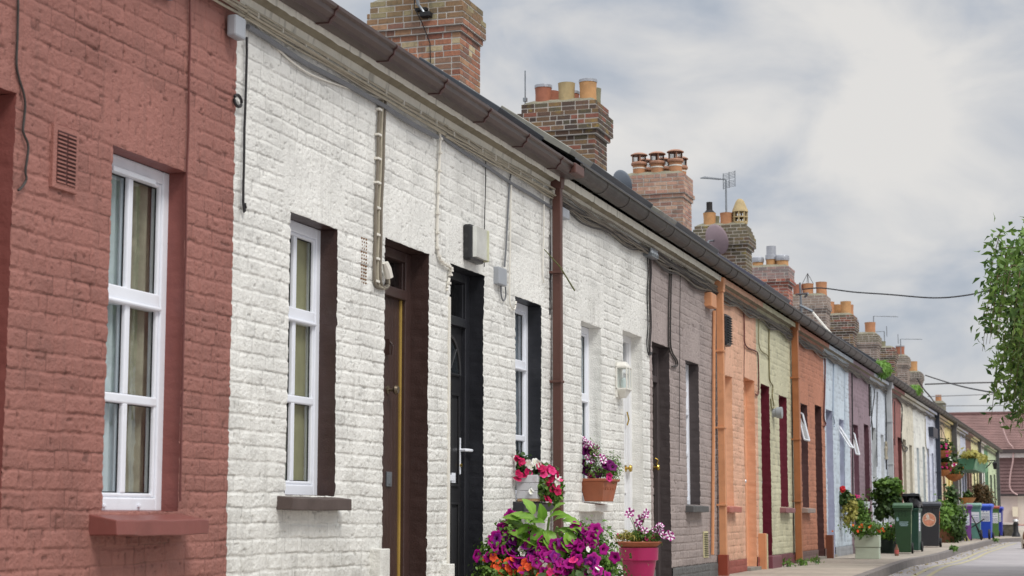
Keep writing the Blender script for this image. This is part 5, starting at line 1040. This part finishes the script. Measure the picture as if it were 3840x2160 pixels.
# ------------------------------------------------------------ wheelie bins
m_label=mat('white_label',(214,218,224),rough=.5,var=.04); m_ink=mat('blue_ink',(52,62,130),rough=.5); m_orange=mat('orange_sticker',(226,96,52),rough=.5)
def wbin(lab,x,px,col,lidcol,rz=0.,hs=1.,lidopen=0.,stk=None,bag=False,logo=None,ws=.80,grp='wheelie bins along the pavement'):
    y=onX(px,2000,x)[0]; t=thing('wheelie_bin',lab,'wheelie bin',(x,y,0),rz,grp,local=True); t.scale=(.86,ws,1)
    bm_=mat('bin_plastic',col,rough=.42,var=.08,vscale=4,dirt=.25,dcol=tuple(v*.5 for v in lin(col)),dscale=5); lm=mat('bin_lid_plastic',lidcol,rough=.42,var=.1,dirt=.2,dcol=tuple(v*.6+.02 for v in lin(lidcol)))
    b=MB(); hh=.90*hs
    b.frus((0.02,0),.03,hh,.20,.205,.255,.245)
    b.frus((0.02,0),hh-.05,hh,.275,.262,.285,.27)
    for yy in (-.1,0,.1): b.box(-.245,-.225,yy-.012,yy+.012,hh-.15,hh-.05)
    b.box(.17,.30,-.19,.19,.04,.17)
    b.build('body',bm_,t,bevel=.012)
    l=MB(); pr=[(-.30,0),(-.31,.035),(-.24,.065),(.10,.085),(.28,.06),(.30,.0)]
    n=len(pr); v=[(p[0],-.285,p[1]) for p in pr]+[(p[0],-.26,p[1]+.012) for p in pr]+[(p[0],.26,p[1]+.012) for p in pr]+[(p[0],.285,p[1]) for p in pr]
    f=[(r*n+i,r*n+i+1,(r+1)*n+i+1,(r+1)*n+i) for r in range(3) for i in range(n-1)]+[tuple(range(n)),tuple(range(3*n,4*n))[::-1],(0,n,2*n,3*n),(n-1,2*n-1,3*n-1,4*n-1)]
    l.add(v,f); lo=l.build('lid',lm,t,bevel=.008); lo.location=(.02,0,hh+.002); 
    if lidopen: lo.rotation_euler=(0,lidopen,0); lo.location=(.02+.28*(1-math.cos(lidopen)),0,hh+.28*math.sin(lidopen)+.01)
    q=MB(); q.tube([(.31,-.2,hh-.02),(.36,-.2,hh+.0),(.36,.2,hh+.0),(.31,.2,hh-.02)],.016,8); q.build('handle',bm_,t,True)
    for s in (-1,1):
        MB().lathe([(.03,-.028),(.10,-.028),(.105,-.015),(.105,.015),(.10,.028),(.03,.028)],(.25,s*.235,.105),20,'y').build('wheel',m_rubber,t,True)
    if stk:
        for (face,u0,u1,z0,z1,mm) in stk:
            q=MB(); 
            def sx(z,o=.004): return -(.20+(.255-.20)*(z-.03)/(hh-.03))+.02-o
            def sy(z,o=.004): return -(.205+(.04)*(z-.03)/(hh-.03))-o
            if face=='f': q.add([(sx(z0),u0,z0),(sx(z0),u1,z0),(sx(z1),u1,z1),(sx(z1),u0,z1)],[(0,1,2,3)])
            else: q.add([(u0,sy(z0),z0),(u1,sy(z0),z0),(u1,sy(z1),z1),(u0,sy(z1),z1)],[(0,1,2,3)])
            st=q.build('sticker',mm,t)
            if mm is m_label:
                q=MB(); k=z0+.03
                while k<z1-.03:
                    if face=='f': q.add([(sx(k,.007),u0+.02,k),(sx(k,.007),u1-.03-.03*rng.random(),k),(sx(k+.012,.007),u1-.04,k+.012),(sx(k+.012,.007),u0+.02,k+.012)],[(0,1,2,3)])
                    else: q.add([(u0+.02,sy(k,.007),k),(u1-.03,sy(k,.007),k),(u1-.03,sy(k+.012,.007),k+.012),(u0+.02,sy(k+.012,.007),k+.012)],[(0,1,2,3)])
                    k+=.07 if k>z0+.12 else .04
                q.build('print',m_ink,st)
    if logo=='disc':
        zc=.60*hs; X=lambda z:-(.20+.055*(z-.03)/(hh-.03))+.02
        def disc(r,o,m,nm,cy=0,cz=0,sq=1.,par=t):
            v=[]; 
            for k in range(32): a=k*math.pi/16; z=zc+cz+r*math.sin(a)*sq; v.append((X(z)-o,cy+r*math.cos(a),z))
            return MB().add(v,[tuple(range(32))]).build(nm,m,par)
        rim=disc(.160,.004,mat('sticker_rim',(208,196,178),rough=.6),'sticker'); disc(.148,.006,mat('faded_orange_print',(196,132,106),rough=.6,var=.25,vscale=18,dirt=.3,dcol=(.62,.5,.42),dscale=12),'print',par=rim)
        wm_=mat('pale_print',(222,206,190),rough=.6); disc(.038,.008,wm_,'emblem',.035,.075,1.2,rim); disc(.030,.008,wm_,'emblem',.02,.035,.9,rim); disc(.009,.010,m_ink,'emblem',.045,.085,1,rim)
        q=MB(); g=np.random.default_rng(3)
        for k in range(9): yy=.10-.024*k; hgt=.018+.014*g.random(); zz=zc-.02+.018*math.sin(k*.5); q.add([(X(zz)-.008,yy,zz),(X(zz)-.008,yy-.016,zz+.004),(X(zz+hgt)-.008,yy-.016,zz+hgt),(X(zz+hgt)-.008,yy,zz+hgt)],[(0,1,2,3)])
        q.build('lettering',wm_,rim)
    if logo=='lines':
        q=MB(); X=lambda z:-(.20+.055*(z-.03)/(hh-.03))+.016
        for zz,a,b_ in ((.60,.10,-.16),(.575,.10,-.13),(.55,.10,-.15),(.53,.07,-.13)): q.add([(X(zz),a,zz),(X(zz),b_,zz),(X(zz+.011),b_,zz+.011),(X(zz+.011),a,zz+.011)],[(0,1,2,3)])
        for a,b_,c_,d_ in ((.19,.63,.165,.70),(.165,.62,.14,.69),(.14,.63,.13,.66)): q.add([(X(b_),a,b_),(X(b_),a-.02,b_),(X(d_),c_-.02,d_),(X(d_),c_,d_)],[(0,1,2,3)])
        q.build('printed_mark',mat('faded_white_print',(150,176,180),rough=.6),t)
    if bag:
        p=rng.normal(size=(1,3)); me=bpy.data.meshes.new('bin_bag'); bm=bmesh.new(); bmesh.ops.create_icosphere(bm,subdivisions=4,radius=1)
        for v in bm.verts:
            c=v.co; k=1+.22*(float(fbm(c.x*2.2+c.z,c.y*2.2,4,200))-.5)*2; v.co=Vector((c.x*.24*k,c.y*.24*k,c.z*.19*k))
        bm.to_mesh(me); bm.free(); me.transform(Matrix.Translation((.05,-.03,hh+.12))); link(me,'bin_bag',t,mat('black_bag_film',(40,42,46),rough=.22,spec=.7,bump=.012,bscale=22),True)
    return t
LG=m_label
wbin('green wheelie bin with printed lines, nearest of the bins',35.1,3388,(40,68,42),(64,98,70),R_(4),.97,ws=.66,stk=[('s',-.12,.10,.38,.74,mat('flyer',(176,196,150),rough=.5,var=.3,vscale=14))],logo='lines')
wbin('overfull dark green bin with black lid propped open on a bin bag',37.0,3424,(40,72,60),(40,42,46),R_(-3),.97,ws=.60,lidopen=.42,stk=[('s',-.15,.08,.42,.78,LG)],bag=True)
wbin('black wheelie bin with a round orange sticker',42.2,3487,(48,48,52),(68,70,78),R_(3),1.05,ws=.96,stk=[('s',-.10,.12,.52,.82,m_orange)],logo='disc')
wbin('slate grey wheelie bin with blue and white label, left of the purple bin',51.7,3597,(72,78,84),(88,84,82),R_(2),1.05,stk=[('f',-.20,.12,.42,.76,LG)])
wbin('purple wheelie bin with white label',53.4,3618,(108,62,126),(104,60,118),R_(8),1.05,stk=[('f',-.16,.10,.44,.78,LG)])
wbin('teal green wheelie bin behind the folded frame',55.2,3655,(86,130,122),(122,160,146),R_(0),1.10,stk=[('f',-.2,.15,.50,.82,LG)])
wbin('bright blue wheelie bin with large white label',56.6,3694,(40,72,176),(66,98,206),R_(-4),1.08,ws=.92,stk=[('f',-.20,.16,.54,.86,LG)])
wbin('dark red wheelie bin squeezed between the teal and blue bins',57.8,3668,(98,48,46),(96,54,50),R_(5),1.10)
wbin('olive green wheelie bin with rusty red lid',62.4,3726,(76,112,62),(150,74,60),R_(3),1.05,stk=[('f',-.2,.12,.46,.80,LG)])
wbin('far deep blue wheelie bin at the end of the row',64.0,3740,(40,50,150),(50,66,176),R_(-2),1.02,stk=[('f',-.2,.0,.5,.8,LG)])
t=thing('folded_chair','dark folded chair frame with tan board leaning before the teal bin','chair',(54.3,3.3,0)); x,y=54.3,3.30
b=MB(); b.tube([(x,y+.28,.85),(x,y-.1,.05)],.018,5).tube([(x+.1,y-.15,.62),(x+.05,y+.25,.35)],.018,5).tube([(x,y+.1,.45),(x,y-.05,.0)],.018,5); b.build('frame',m_rubber,t)
MB().box(x-.05,x-.02,y+.22,y+.32,.55,.92).build('board',mat('tan_board',(160,120,92)),t); MB().lathe([(.02,-.03),(.14,-.03),(.15,0),(.14,.03),(.02,.03)],(x,y-.05,.16),18,'y').lathe([(.02,-.03),(.14,-.03),(.15,0),(.14,.03),(.02,.03)],(x,y-.28,.17),18,'y').build('wheel',m_rubber,t,True)
p=onZ(3363,2085); t=thing('glass_bottle','small bottle with red label standing beside the dark green pot','bottle',(p[0],p[1],0)); MB().lathe([(.035,0),(.038,.01),(.038,.13),(.015,.18),(.015,.21),(.004,.21)],(p[0],p[1],0),14).build('glass',mat('brown_bottle',(120,84,66),rough=.15,spec=.7),t,True); MB().lathe([(.039,.04),(.039,.11)],(p[0],p[1],0),14).build('label',mat('red_label',(180,90,84)),t)

# ------------------------------------------------------------ ground
ZR=-.12
m_road=mat('asphalt',(160,155,156),rough=.85,var=.12,vscale=1.2,bump=.006,bscale=120,dirt=.35,dcol=(.13,.125,.12),dscale=2.5)
m_pave=mat('pavement_concrete',(168,158,146),rough=.85,var=.14,vscale=.9,bump=.004,bscale=70,dirt=.45,dcol=(.22,.20,.17),dscale=2.2)
m_kerb=mat('kerb_stone',(122,116,113),rough=.8,var=.15,vscale=5,bump=.005,bscale=60,dirt=.4,dcol=(.12,.11,.10),dscale=6)
def struct(o,k='structure'): o['kind']=k; return o
b=MB(); xs=list(np.linspace(-30,400,60)); ys=list(np.linspace(-160,200,50)); 
v=[(x,y,ZR) for x in xs for y in ys]; f=[(i*50+j,(i+1)*50+j,(i+1)*50+j+1,i*50+j+1) for i in range(59) for j in range(49)]
struct(b.add(v,f).build('road',m_road))
kb=[onZ(x,y,ZR) for x,y in [(3400,2131),(3479,2113),(3547,2095),(3610,2072),(3662,2058),(3715,2043),(3767,2034)]]
kx=[(-8.,2.62),(10,2.62),(18,2.62)]+[(p[0],p[1]) for p in kb]
print('kerb',[(round(a,1),round(c,2)) for a,c in kx])
last=kx[-1]; kx+=[(last[0]+2.5,last[1]-1.0),(last[0]+3.6,last[1]-2.6),(last[0]+4.2,last[1]-6),(last[0]+4.4,-60.)]
kx=smoothpts([(a,c,0) for a,c in kx],5); kx=[(a,c) for a,c,_ in kx]
n=len(kx); v=[];f=[]
for i,(a,c) in enumerate(kx):
    d=np.array(kx[min(i+1,n-1)])-np.array(kx[max(i-1,0)]); d/=np.linalg.norm(d); nn=np.array([-d[1],d[0]])
    if True: q0=(a,c); q1=(a+nn[0]*.13,c+nn[1]*.13)
    v+=[(q0[0],q0[1],ZR-.02),(q0[0]+nn[0]*.01,q0[1]+nn[1]*.01,.0),(q1[0],q1[1],.004),(q1[0],q1[1],-.05)]
for i in range(n-1):
    for k in range(3): f.append((4*i+k,4*i+k+1,4*i+k+5,4*i+k+4))
struct(MB().add(v,f).build('kerb',m_kerb))
jm=MB()
for i in range(0,n-1):
    a,c=kx[i]
# pavement as transverse slabs with grooves between
pv=MB(); x=-8.
def ky(x):
    for (a,c),(a2,c2) in zip(kx[:-1],kx[1:]):
        if a<=x<=a2: return c+(c2-c)*(x-a)/(a2-a)+.12
    return -60.
xend=kx[-1][0]-.3; g=np.random.default_rng(5)
pc=[]
while x<xend+.25:
    L=.78; x1=min(x+L,xend+.3); dz=.003*g.random(); 
    ya,yb=ky(x),ky(x1-.012)
    pv.add([(x,ya,0+dz),(x1-.024,yb,0+dz),(x1-.024,D+.1,.001+dz),(x,D+.1,.001+dz),(x,ya,-.03),(x1-.024,yb,-.03),(x1-.024,D+.1,-.03),(x,D+.1,-.03)],[(0,1,2,3),(0,4,5,1),(1,5,6,2),(3,2,6,7),(0,3,7,4)],tuple(np.array(lin((168,158,146)))*(.86+.25*g.random())))
    x=x1
    if x1>=xend+.3: break
m_pv2=mat('pavement_slabs',(168,158,146),rough=.85,var=.25,vscale=1.5,bump=.004,bscale=70,dirt=.4,dcol=(.22,.20,.17),dscale=2.2,attr='Col')
struct(pv.build('pavement',m_pv2))
b=MB(); b.box(-8,xend+.3,2.7,D+.1,-.09,-.03); struct(b.build('pavement_base',m_dark)) if False else None
struct((lambda X_: MB().add([(x_,ky(x_)+.02,-.012) for x_ in X_]+[(x_,D+.1,-.012) for x_ in X_],[(k_,k_+1,len(X_)+k_+1,len(X_)+k_) for k_ in range(len(X_)-1)]))(list(np.linspace(-7.9,xend,80))).build('pavement_joints',mat('joint_dirt',(58,54,48),rough=.95)))
struct(MB().add([(xend+.3,-60,.0),(140,-60,.0),(140,60,.0),(xend+.3,60,.0)],[(0,1,2,3)]).build('far_yard',m_pave))
struct(MB().add([(B[-1]+.1,D,.003)]+[(B[-1]+.1,60,.003),(140,60,.003),(140,D,.003)],[(0,1,2,3)]).build('side_lane',m_road))
m_yel=mat('worn_yellow_line',(176,168,134),rough=.8,var=.2,vscale=10,dirt=.9,dcol=(.30,.29,.28),dscale=7)
b=MB()
for off in (.32,.52):
    pts=[(a,c-off) for a,c in kx if a<last[0]-1]; 
    for (a,c),(a2,c2) in zip(pts[:-1],pts[1:]): b.add([(a,c,ZR+.004),(a2,c2,ZR+.004),(a2,c2-.075,ZR+.004),(a,c-.075,ZR+.004)],[(0,1,2,3)])
struct(b.build('road_marking',m_yel))
b=leafmesh(*(lambda n:(np.stack([rng.random(n)*45+20,np.zeros(n),np.full(n,ZR+.012)],1),rng.normal(size=(n,3))*.25+[0,0,1]))(420),.02+.04*rng.random(420),rng.random(420)); 
co=np.zeros(len(b.vertices)*3); b.vertices.foreach_get('co',co); co=co.reshape(-1,5,3); 
for k in range(len(co)): xx=co[k,0,0]; co[k,:,1]+=ky(xx)-.16-abs(rng.normal())*.16 if xx<last[0] else 1.5
b.vertices.foreach_set('co',co.ravel()); struct(link(b,'leaf_litter',None,leafm('dry_litter',(140,126,92),(176,160,110))),'stuff')

# ------------------------------------------------------------ end of the street
XE=125.
t=thing('end_building','long house with brown red tiled roof and tile hung wall closing the street','house',(XE,0,0))
k=lambda y:H+(1929-y)/6672*(XE*.943+.3)   # helper height at the far plane
zr,ze,zl,zw=onX(3650,1540,XE)[1],onX(3780,1686,XE)[1],onX(3780,1853,XE)[1],onX(3780,1962,XE)[1]
yl_=16.
m_tile=mat('brown_red_tiles',(138,110,106),rough=.8,var=.2,vscale=.8,bump=.01,bscale=9,dirt=.35,dcol=(.16,.11,.10),dscale=1.2)
b=MB(); n=22
for i in range(n):
    z0=ze+(zr-ze)*i/n; z1=ze+(zr-ze)*(i+1)/n; x0=XE-.5+5*i/n; x1=XE-.5+5*(i+1)/n; b.add([(x0,-40,z0+.05),(x0,yl_,z0+.05),(x1+.1,yl_,z1),(x1+.1,-40,z1),(x0,-40,z0-.03),(x0,yl_,z0-.03)],[(0,1,2,3),(4,5,1,0)])
b.add([(XE+4.5,-40,zr),(XE+4.5,yl_,zr),(XE+9.5,yl_,ze),(XE+9.5,-40,ze)],[(0,1,2,3)]); rf=b.build('roof',m_tile,t); MB().tube([(XE+4.5,-40,zr),(XE+4.5,yl_,zr)],.16,8).build('ridge_tiles',mat('dark_ridge',(96,68,66),rough=.8),rf)
b=MB(); n=12
for i in range(n):
    z0=zl+(ze-.25-zl)*i/n; z1=zl+(ze-.25-zl)*(i+1)/n; b.add([(XE-.06,-40,z0),(XE-.06,yl_,z0),(XE,yl_,z1),(XE,-40,z1),(XE,-40,z0),(XE,yl_,z0)],[(0,1,2,3),(0,4,5,1)])
b.build('tile_hung_wall',mat('brown_wall_tiles',(122,96,95),rough=.8,var=.15,vscale=.7,bump=.01,bscale=8,dirt=.3,dcol=(.15,.10,.10)),t)
MB().box(XE-.5,XE-.3,-40,yl_,ze-.24,ze+.0).build('fascia',mat('dark_fascia',(70,62,62)),t); MB().box(XE-.28,XE+.1,-40,yl_,ze-.55,ze-.26).build('soffit_band',mat('cream_soffit',(206,198,196)),t)
MB().box(XE-.30,XE-.1,-40,yl_,zl-.14,zl+.02).build('gutter',mat('dark_gutter',(62,54,54)),t)
yb=onX(3817,1900,XE)[0]
MB().box(XE+.02,XE+6,yb,yl_,0,ze).box(XE+9,XE+9.4,-40,yl_,0,ze).build('wall',mat('pinkish_render',(206,190,182),rough=.8,var=.03),t); MB().box(XE+.0,XE+6,-40,yb,0,zl).build('wall_extension',mat('cream_render',(216,204,192),rough=.8,var=.03),t)
z5=onX(3800,1968,XE)[1]; MB().box(XE-.10,XE+.0,-40,yb+1,-.02,z5+.0).build('plinth',mat('salmon_plinth',(176,110,94),rough=.8),t)
q=smoothpts([(XE-.4,)+onX(x,y,XE-.4) for x,y in [(3750,1570),(3765,1620),(3782,1660),(3798,1680),(3798,1730),(3790,1770),(3786,1820),(3795,1842),(3816,1856)]],4); MB().tube(q,.05,5).build('hanging_cable',mat('pink_cable',(190,160,158)),t)
MB().box(XE-.32,XE-.1,yb-.0,yb+.35,.6,onX(3808,1900,XE)[1]).build('pilaster',mat('cream_pilaster',(226,214,190)),t)
# low rubble wall with white coping and bollard
XS=64.8; ya=onX(3745,1990,XS)[0]; yb2=onX(3808,1990,XS)[0]; zt=onX(3780,1966,XS)[1]
t=thing('stone_wall','low mossy rubble wall with white painted coping beyond the last bin','wall',(XS,ya,0)); b=MB(); g=np.random.default_rng(8)
b.box(XS+.03,XS+.3,yb2,ya+1,0,zt-.02)
for r in range(7):
    y_=yb2
    while y_<ya+1: L=.08+.14*g.random(); b.box(XS-.02*g.random(),XS+.05,y_,min(ya+1,y_+L-.01),r*zt/7+.005,(r+1)*zt/7-.008); y_+=L
b.build('stones',mat('mossy_stone',(108,104,92),rough=.9,var=.3,vscale=12,bump=.02,bscale=18,dirt=.4,dcol=(.34,.33,.3),dscale=10),t)
MB().box(XS-.04,XS+.34,yb2,ya+1,zt-.02,zt+.05).build('coping',mat('white_coping',(216,208,200)),t,bevel=.01)
p=onZ(3812,2020,0.); xb=min(p[0],60.); yb3=onX(3810,1990,63.)[0]
t=thing('bollard','black iron bollard with silver top beside the rubble wall','bollard',(63,yb3,0)); zt=onX(3810,1952,63.)[1]
MB().lathe([(.15,0),(.13,.08),(.085,.18),(.08,.4),(.10,.41),(.10,.44),(.075,.45),(.07,zt-.04)],(63,yb3,0),18).build('post',m_black,t,True); MB().lathe([(.085,zt-.05),(.10,zt-.02),(.08,zt+.03),(.01,zt+.05)],(63,yb3,0),16).build('cap',m_chrome,t,True)

# ------------------------------------------------------------ basset hound walking towards the camera at the right edge
px,py=onZ(3852,2058,ZR); dogx,dogy=px,py
t=thing('dog','tan and white basset hound with long ears walking along the road','dog',(dogx,dogy,ZR),R_(188),local=True)
me=bpy.data.meshes.new('body'); bm=bmesh.new()
J=[((0,0,.30),.115),((.22,0,.31),.12),((.42,0,.29),.105),((.50,0,.36),.07),((.58,0,.42),.075),((.68,0,.39),.05),((.75,0,.37),.035),((-.14,0,.30),.105),((-.26,0,.33),.04),((-.40,0,.46),.02),
   ((.30,.08,.22),.06),((.32,.09,.11),.038),((.33,.09,.03),.038),((.38,.09,.02),.032),((.30,-.08,.22),.06),((.27,-.09,.11),.038),((.26,-.09,.03),.038),((.31,-.09,.02),.032),
   ((-.12,.08,.22),.065),((-.18,.09,.12),.035),((-.15,.09,.03),.034),((-.10,.09,.02),.03),((-.12,-.08,.22),.065),((-.20,-.09,.12),.035),((-.19,-.09,.03),.034),((-.14,-.09,.02),.03)]
E_=[(0,1),(1,2),(2,3),(3,4),(4,5),(5,6),(0,7),(7,8),(8,9),(2,10),(10,11),(11,12),(12,13),(2,14),(14,15),(15,16),(16,17),(7,18),(18,19),(19,20),(20,21),(7,22),(22,23),(23,24),(24,25)]
me.from_pydata([j[0] for j in J],E_,[]); o=bpy.data.objects.new('body',me); COL.objects.link(o); o.parent=t
sk_=o.modifiers.new('skin','SKIN'); 
if not me.skin_vertices: bpy.context.view_layer.objects.active=o; me.attributes
for i,j in enumerate(J):
    sv=me.skin_vertices[0].data[i]; sv.radius=(j[1],j[1]); sv.use_root=(i==0)
sb=o.modifiers.new('sub','SUBSURF'); sb.levels=2; sb.render_levels=2
dm=mat('hound_coat',(206,196,184),rough=.85); nt2=dm.node_tree; N=nt2.nodes; tcn=N.new('ShaderNodeTexCoord'); nz=N.new('ShaderNodeTexNoise'); nz.inputs['Scale'].default_value=4.2; rpn=N.new('ShaderNodeValToRGB'); rpn.color_ramp.interpolation='CONSTANT'
for e,(p_,c_) in zip([rpn.color_ramp.elements[0],rpn.color_ramp.elements[1],rpn.color_ramp.elements.new(.58)],[(0,(214,204,190)),(.47,(176,122,78)),(.58,(66,48,40))]): e.position=p_; e.color=lin(c_)+(1,)
nt2.links.new(tcn.outputs['Object'],nz.inputs['Vector']); nt2.links.new(nz.outputs[0],rpn.inputs[0]); nt2.links.new(rpn.outputs[0],N['Principled BSDF'].inputs['Base Color']); me.materials.append(dm)
m_ear=mat('hound_ear',(120,80,54),rough=.9)
for s in (-1,1):
    b=MB(); b.tube([(.54,s*.065,.46),(.56,s*.10,.42),(.58,s*.115,.34),(.60,s*.11,.26),(.61,s*.10,.22)],[.02,.035,.045,.042,.015],10); e=b.build('ear',m_ear,t,True); e['label']='long drooping brown ear'
MB().lathe([(.012,0),(.014,.006),(.006,.012)],(.785,0,.375),10,'x').build('nose',m_rubber,t,True)
for s in (-1,1): MB().lathe([(.009,0),(.010,.004),(.004,.008)],(.635,s*.035,.445),8,'x').build('eye',m_rubber,t,True)
MB().lathe([(.075,-.012),(.08,0),(.075,.012)],(.52,0,.375),18,'x').build('collar',mat('red_collar',(150,40,36)),t,True)

# ------------------------------------------------------------ overhead wires
def wire(lab,pts,s0,s1,r=.02,m=None,grp='overhead wires'):
    n=len(pts); Q=[on(x,y,s0+(s1-s0)*i/(n-1)) for i,(x,y) in enumerate(pts)]; t=MB().tube(smoothpts(Q,5),r,5).build('overhead_wire',m or m_cabk,None,True); tag(t,lab,'wire',grp)
wire('thick black overhead wire sagging from the chimney bracket to the tree',[(3010,1085),(3080,1080),(3200,1095),(3330,1104),(3500,1117),(3620,1108),(3700,1090),(3760,1076),(3850,1060)],45.8,36.,.017)
wire('steep wire sloping down to the tree from the last big chimney',[(3470,1407),(3560,1436),(3620,1452),(3700,1468),(3800,1486)],84,60.,.03)
wire('level double wire crossing below the steep wire',[(3470,1441),(3560,1438),(3690,1435),(3850,1432)],84,95,.035)
wire('faint level wire third from the top',[(3480,1487),(3600,1483),(3850,1474)],90,110,.025,m_cond)
wire('faint lowest level wire above the tiled roof',[(3535,1522),(3700,1521),(3850,1520)],100,122,.025,m_cond)
wire('dark wire dropping from the last big chimney to the small far chimney',[(3440,1420),(3465,1460),(3485,1483),(3505,1510),(3520,1530)],80,95,.035)
wire('whitish cable conduit running from the wall bracket down to the eaves',[(3045,1168),(3120,1255),(3200,1335),(3248,1370)],46.0,41.,.03,m_clip)
t=thing('chimney_bracket','steel wire bracket on the corner of the foil potted chimney','bracket',(45.9,7.4,6.6)); Q=on(3030,1100,45.8)
MB().tube([Q,(Q[0]+.3,Q[1]+.12,Q[2]-.05)],.03).tube([Q,on(2985,1105,46.3)],.03).tube([on(3000,1145,46.1),on(3048,1168,45.9)],.035).tube([on(3000,1060,46.2),on(3005,1175,46.2)],.03).build('arm',m_steel,t)
# small far chimney beyond
t=thing('far_chimney','tiny distant mossy chimney with one pot above the far roofs','chimney',(104,8,5)); Y,z=onX(3517,1512,104.); Y2,z2=onX(3535,1540,104.)
MB().box(104,105.2,Y-.35,Y+.35,3,z).frus((104.6,Y),z,z+.15,.65,.4,.4,.25).build('stack',mat('mossy_stack',(120,118,104),rough=.9,var=.25,bump=.02,bscale=8),t); MB().lathe([(.18,0),(.16,.35),(.18,.38),(.02,.38)],(104.5,Y,z+.12),12).build('chimney_pot',TER['tan'],t,True)

# ------------------------------------------------------------ trees
def tree(lab,loc,R,zc,Rz,seed,n,lean=0,rz=0.,leafsize=.085):
    g=np.random.default_rng(seed); t=thing('tree',lab,'tree',loc,rz,local=True)
    b=MB(); b.tube([(0,0,0),(.05,0,.9),(-.05,.08,1.9),(0,.0,zc)],[.17,.13,.11,.07],9); pts=[];nr=[];rd=[]
    tips=[]
    for k in range(n):
        th=g.random()*6.283; u=g.random()*1.6-.6; q=math.sqrt(max(0,1-u*u)); rr=(.72+.28*g.random())*(.93+.14*math.sin(3*th+u*4))
        tip=np.array([R*q*math.cos(th)*rr,R*q*math.sin(th)*rr,zc+Rz*u*rr]); base=np.array([0,0,zc-.8+1.2*g.random()]); mid=base*.5+tip*.5+np.array([0,0,.45*Rz*.5])
        tips.append(tip)
        if k%2==0: b.tube([tuple(base),tuple(mid),tuple(tip)],[.05,.025,.008],5)
        # hanging spray of leaves
        L=.45+.75*g.random(); m=42; s=g.random(m); cu=np.stack([tip[0]+s*.18*math.cos(th)+g.normal(size=m)*.085*(1.2-s*.6),tip[1]+s*.18*math.sin(th)+g.normal(size=m)*.085*(1.2-s*.6),tip[2]+.12-s*L+g.normal(size=m)*.05],1)
        pts.append(cu); nn=g.normal(size=(m,3)); nn[:,2]+=.25; nr.append(nn); tone=g.random()**1.5*.6; rd.append(np.clip(tone+g.random(m)*.4,0,1))
        b.tube([tuple(tip),(tip[0]+.09*math.cos(th),tip[1]+.09*math.sin(th),tip[2]-L*.5),(tip[0]+.17*math.cos(th),tip[1]+.17*math.sin(th),tip[2]-L)],[.008,.005,.003],4)
    b.build('trunk',m_bark,t,True); P_=np.concatenate(pts); me=leafmesh(P_,np.concatenate(nr),leafsize*(.6+.7*g.random(len(P_))),np.concatenate(rd),.21,.2); link(me,'crown',t,m_tree); return t
tree('leafy green tree with drooping branches overhanging the street at the right edge',(27.,-1.45,-.12),3.1,3.85,1.75,21,860,leafsize=.135)
tree('leafy tree on the opposite side of the street, mirrored in the red house window',(21.5,-5.4,-.12),3.0,4.4,2.3,5,640,leafsize=.13)
tree('broad tree further along the opposite side of the street',(24.5,-9.5,-.12),3.6,4.2,2.6,9,480,leafsize=.17)
bpy.context.view_layer.update()
scene.cycles.samples=128
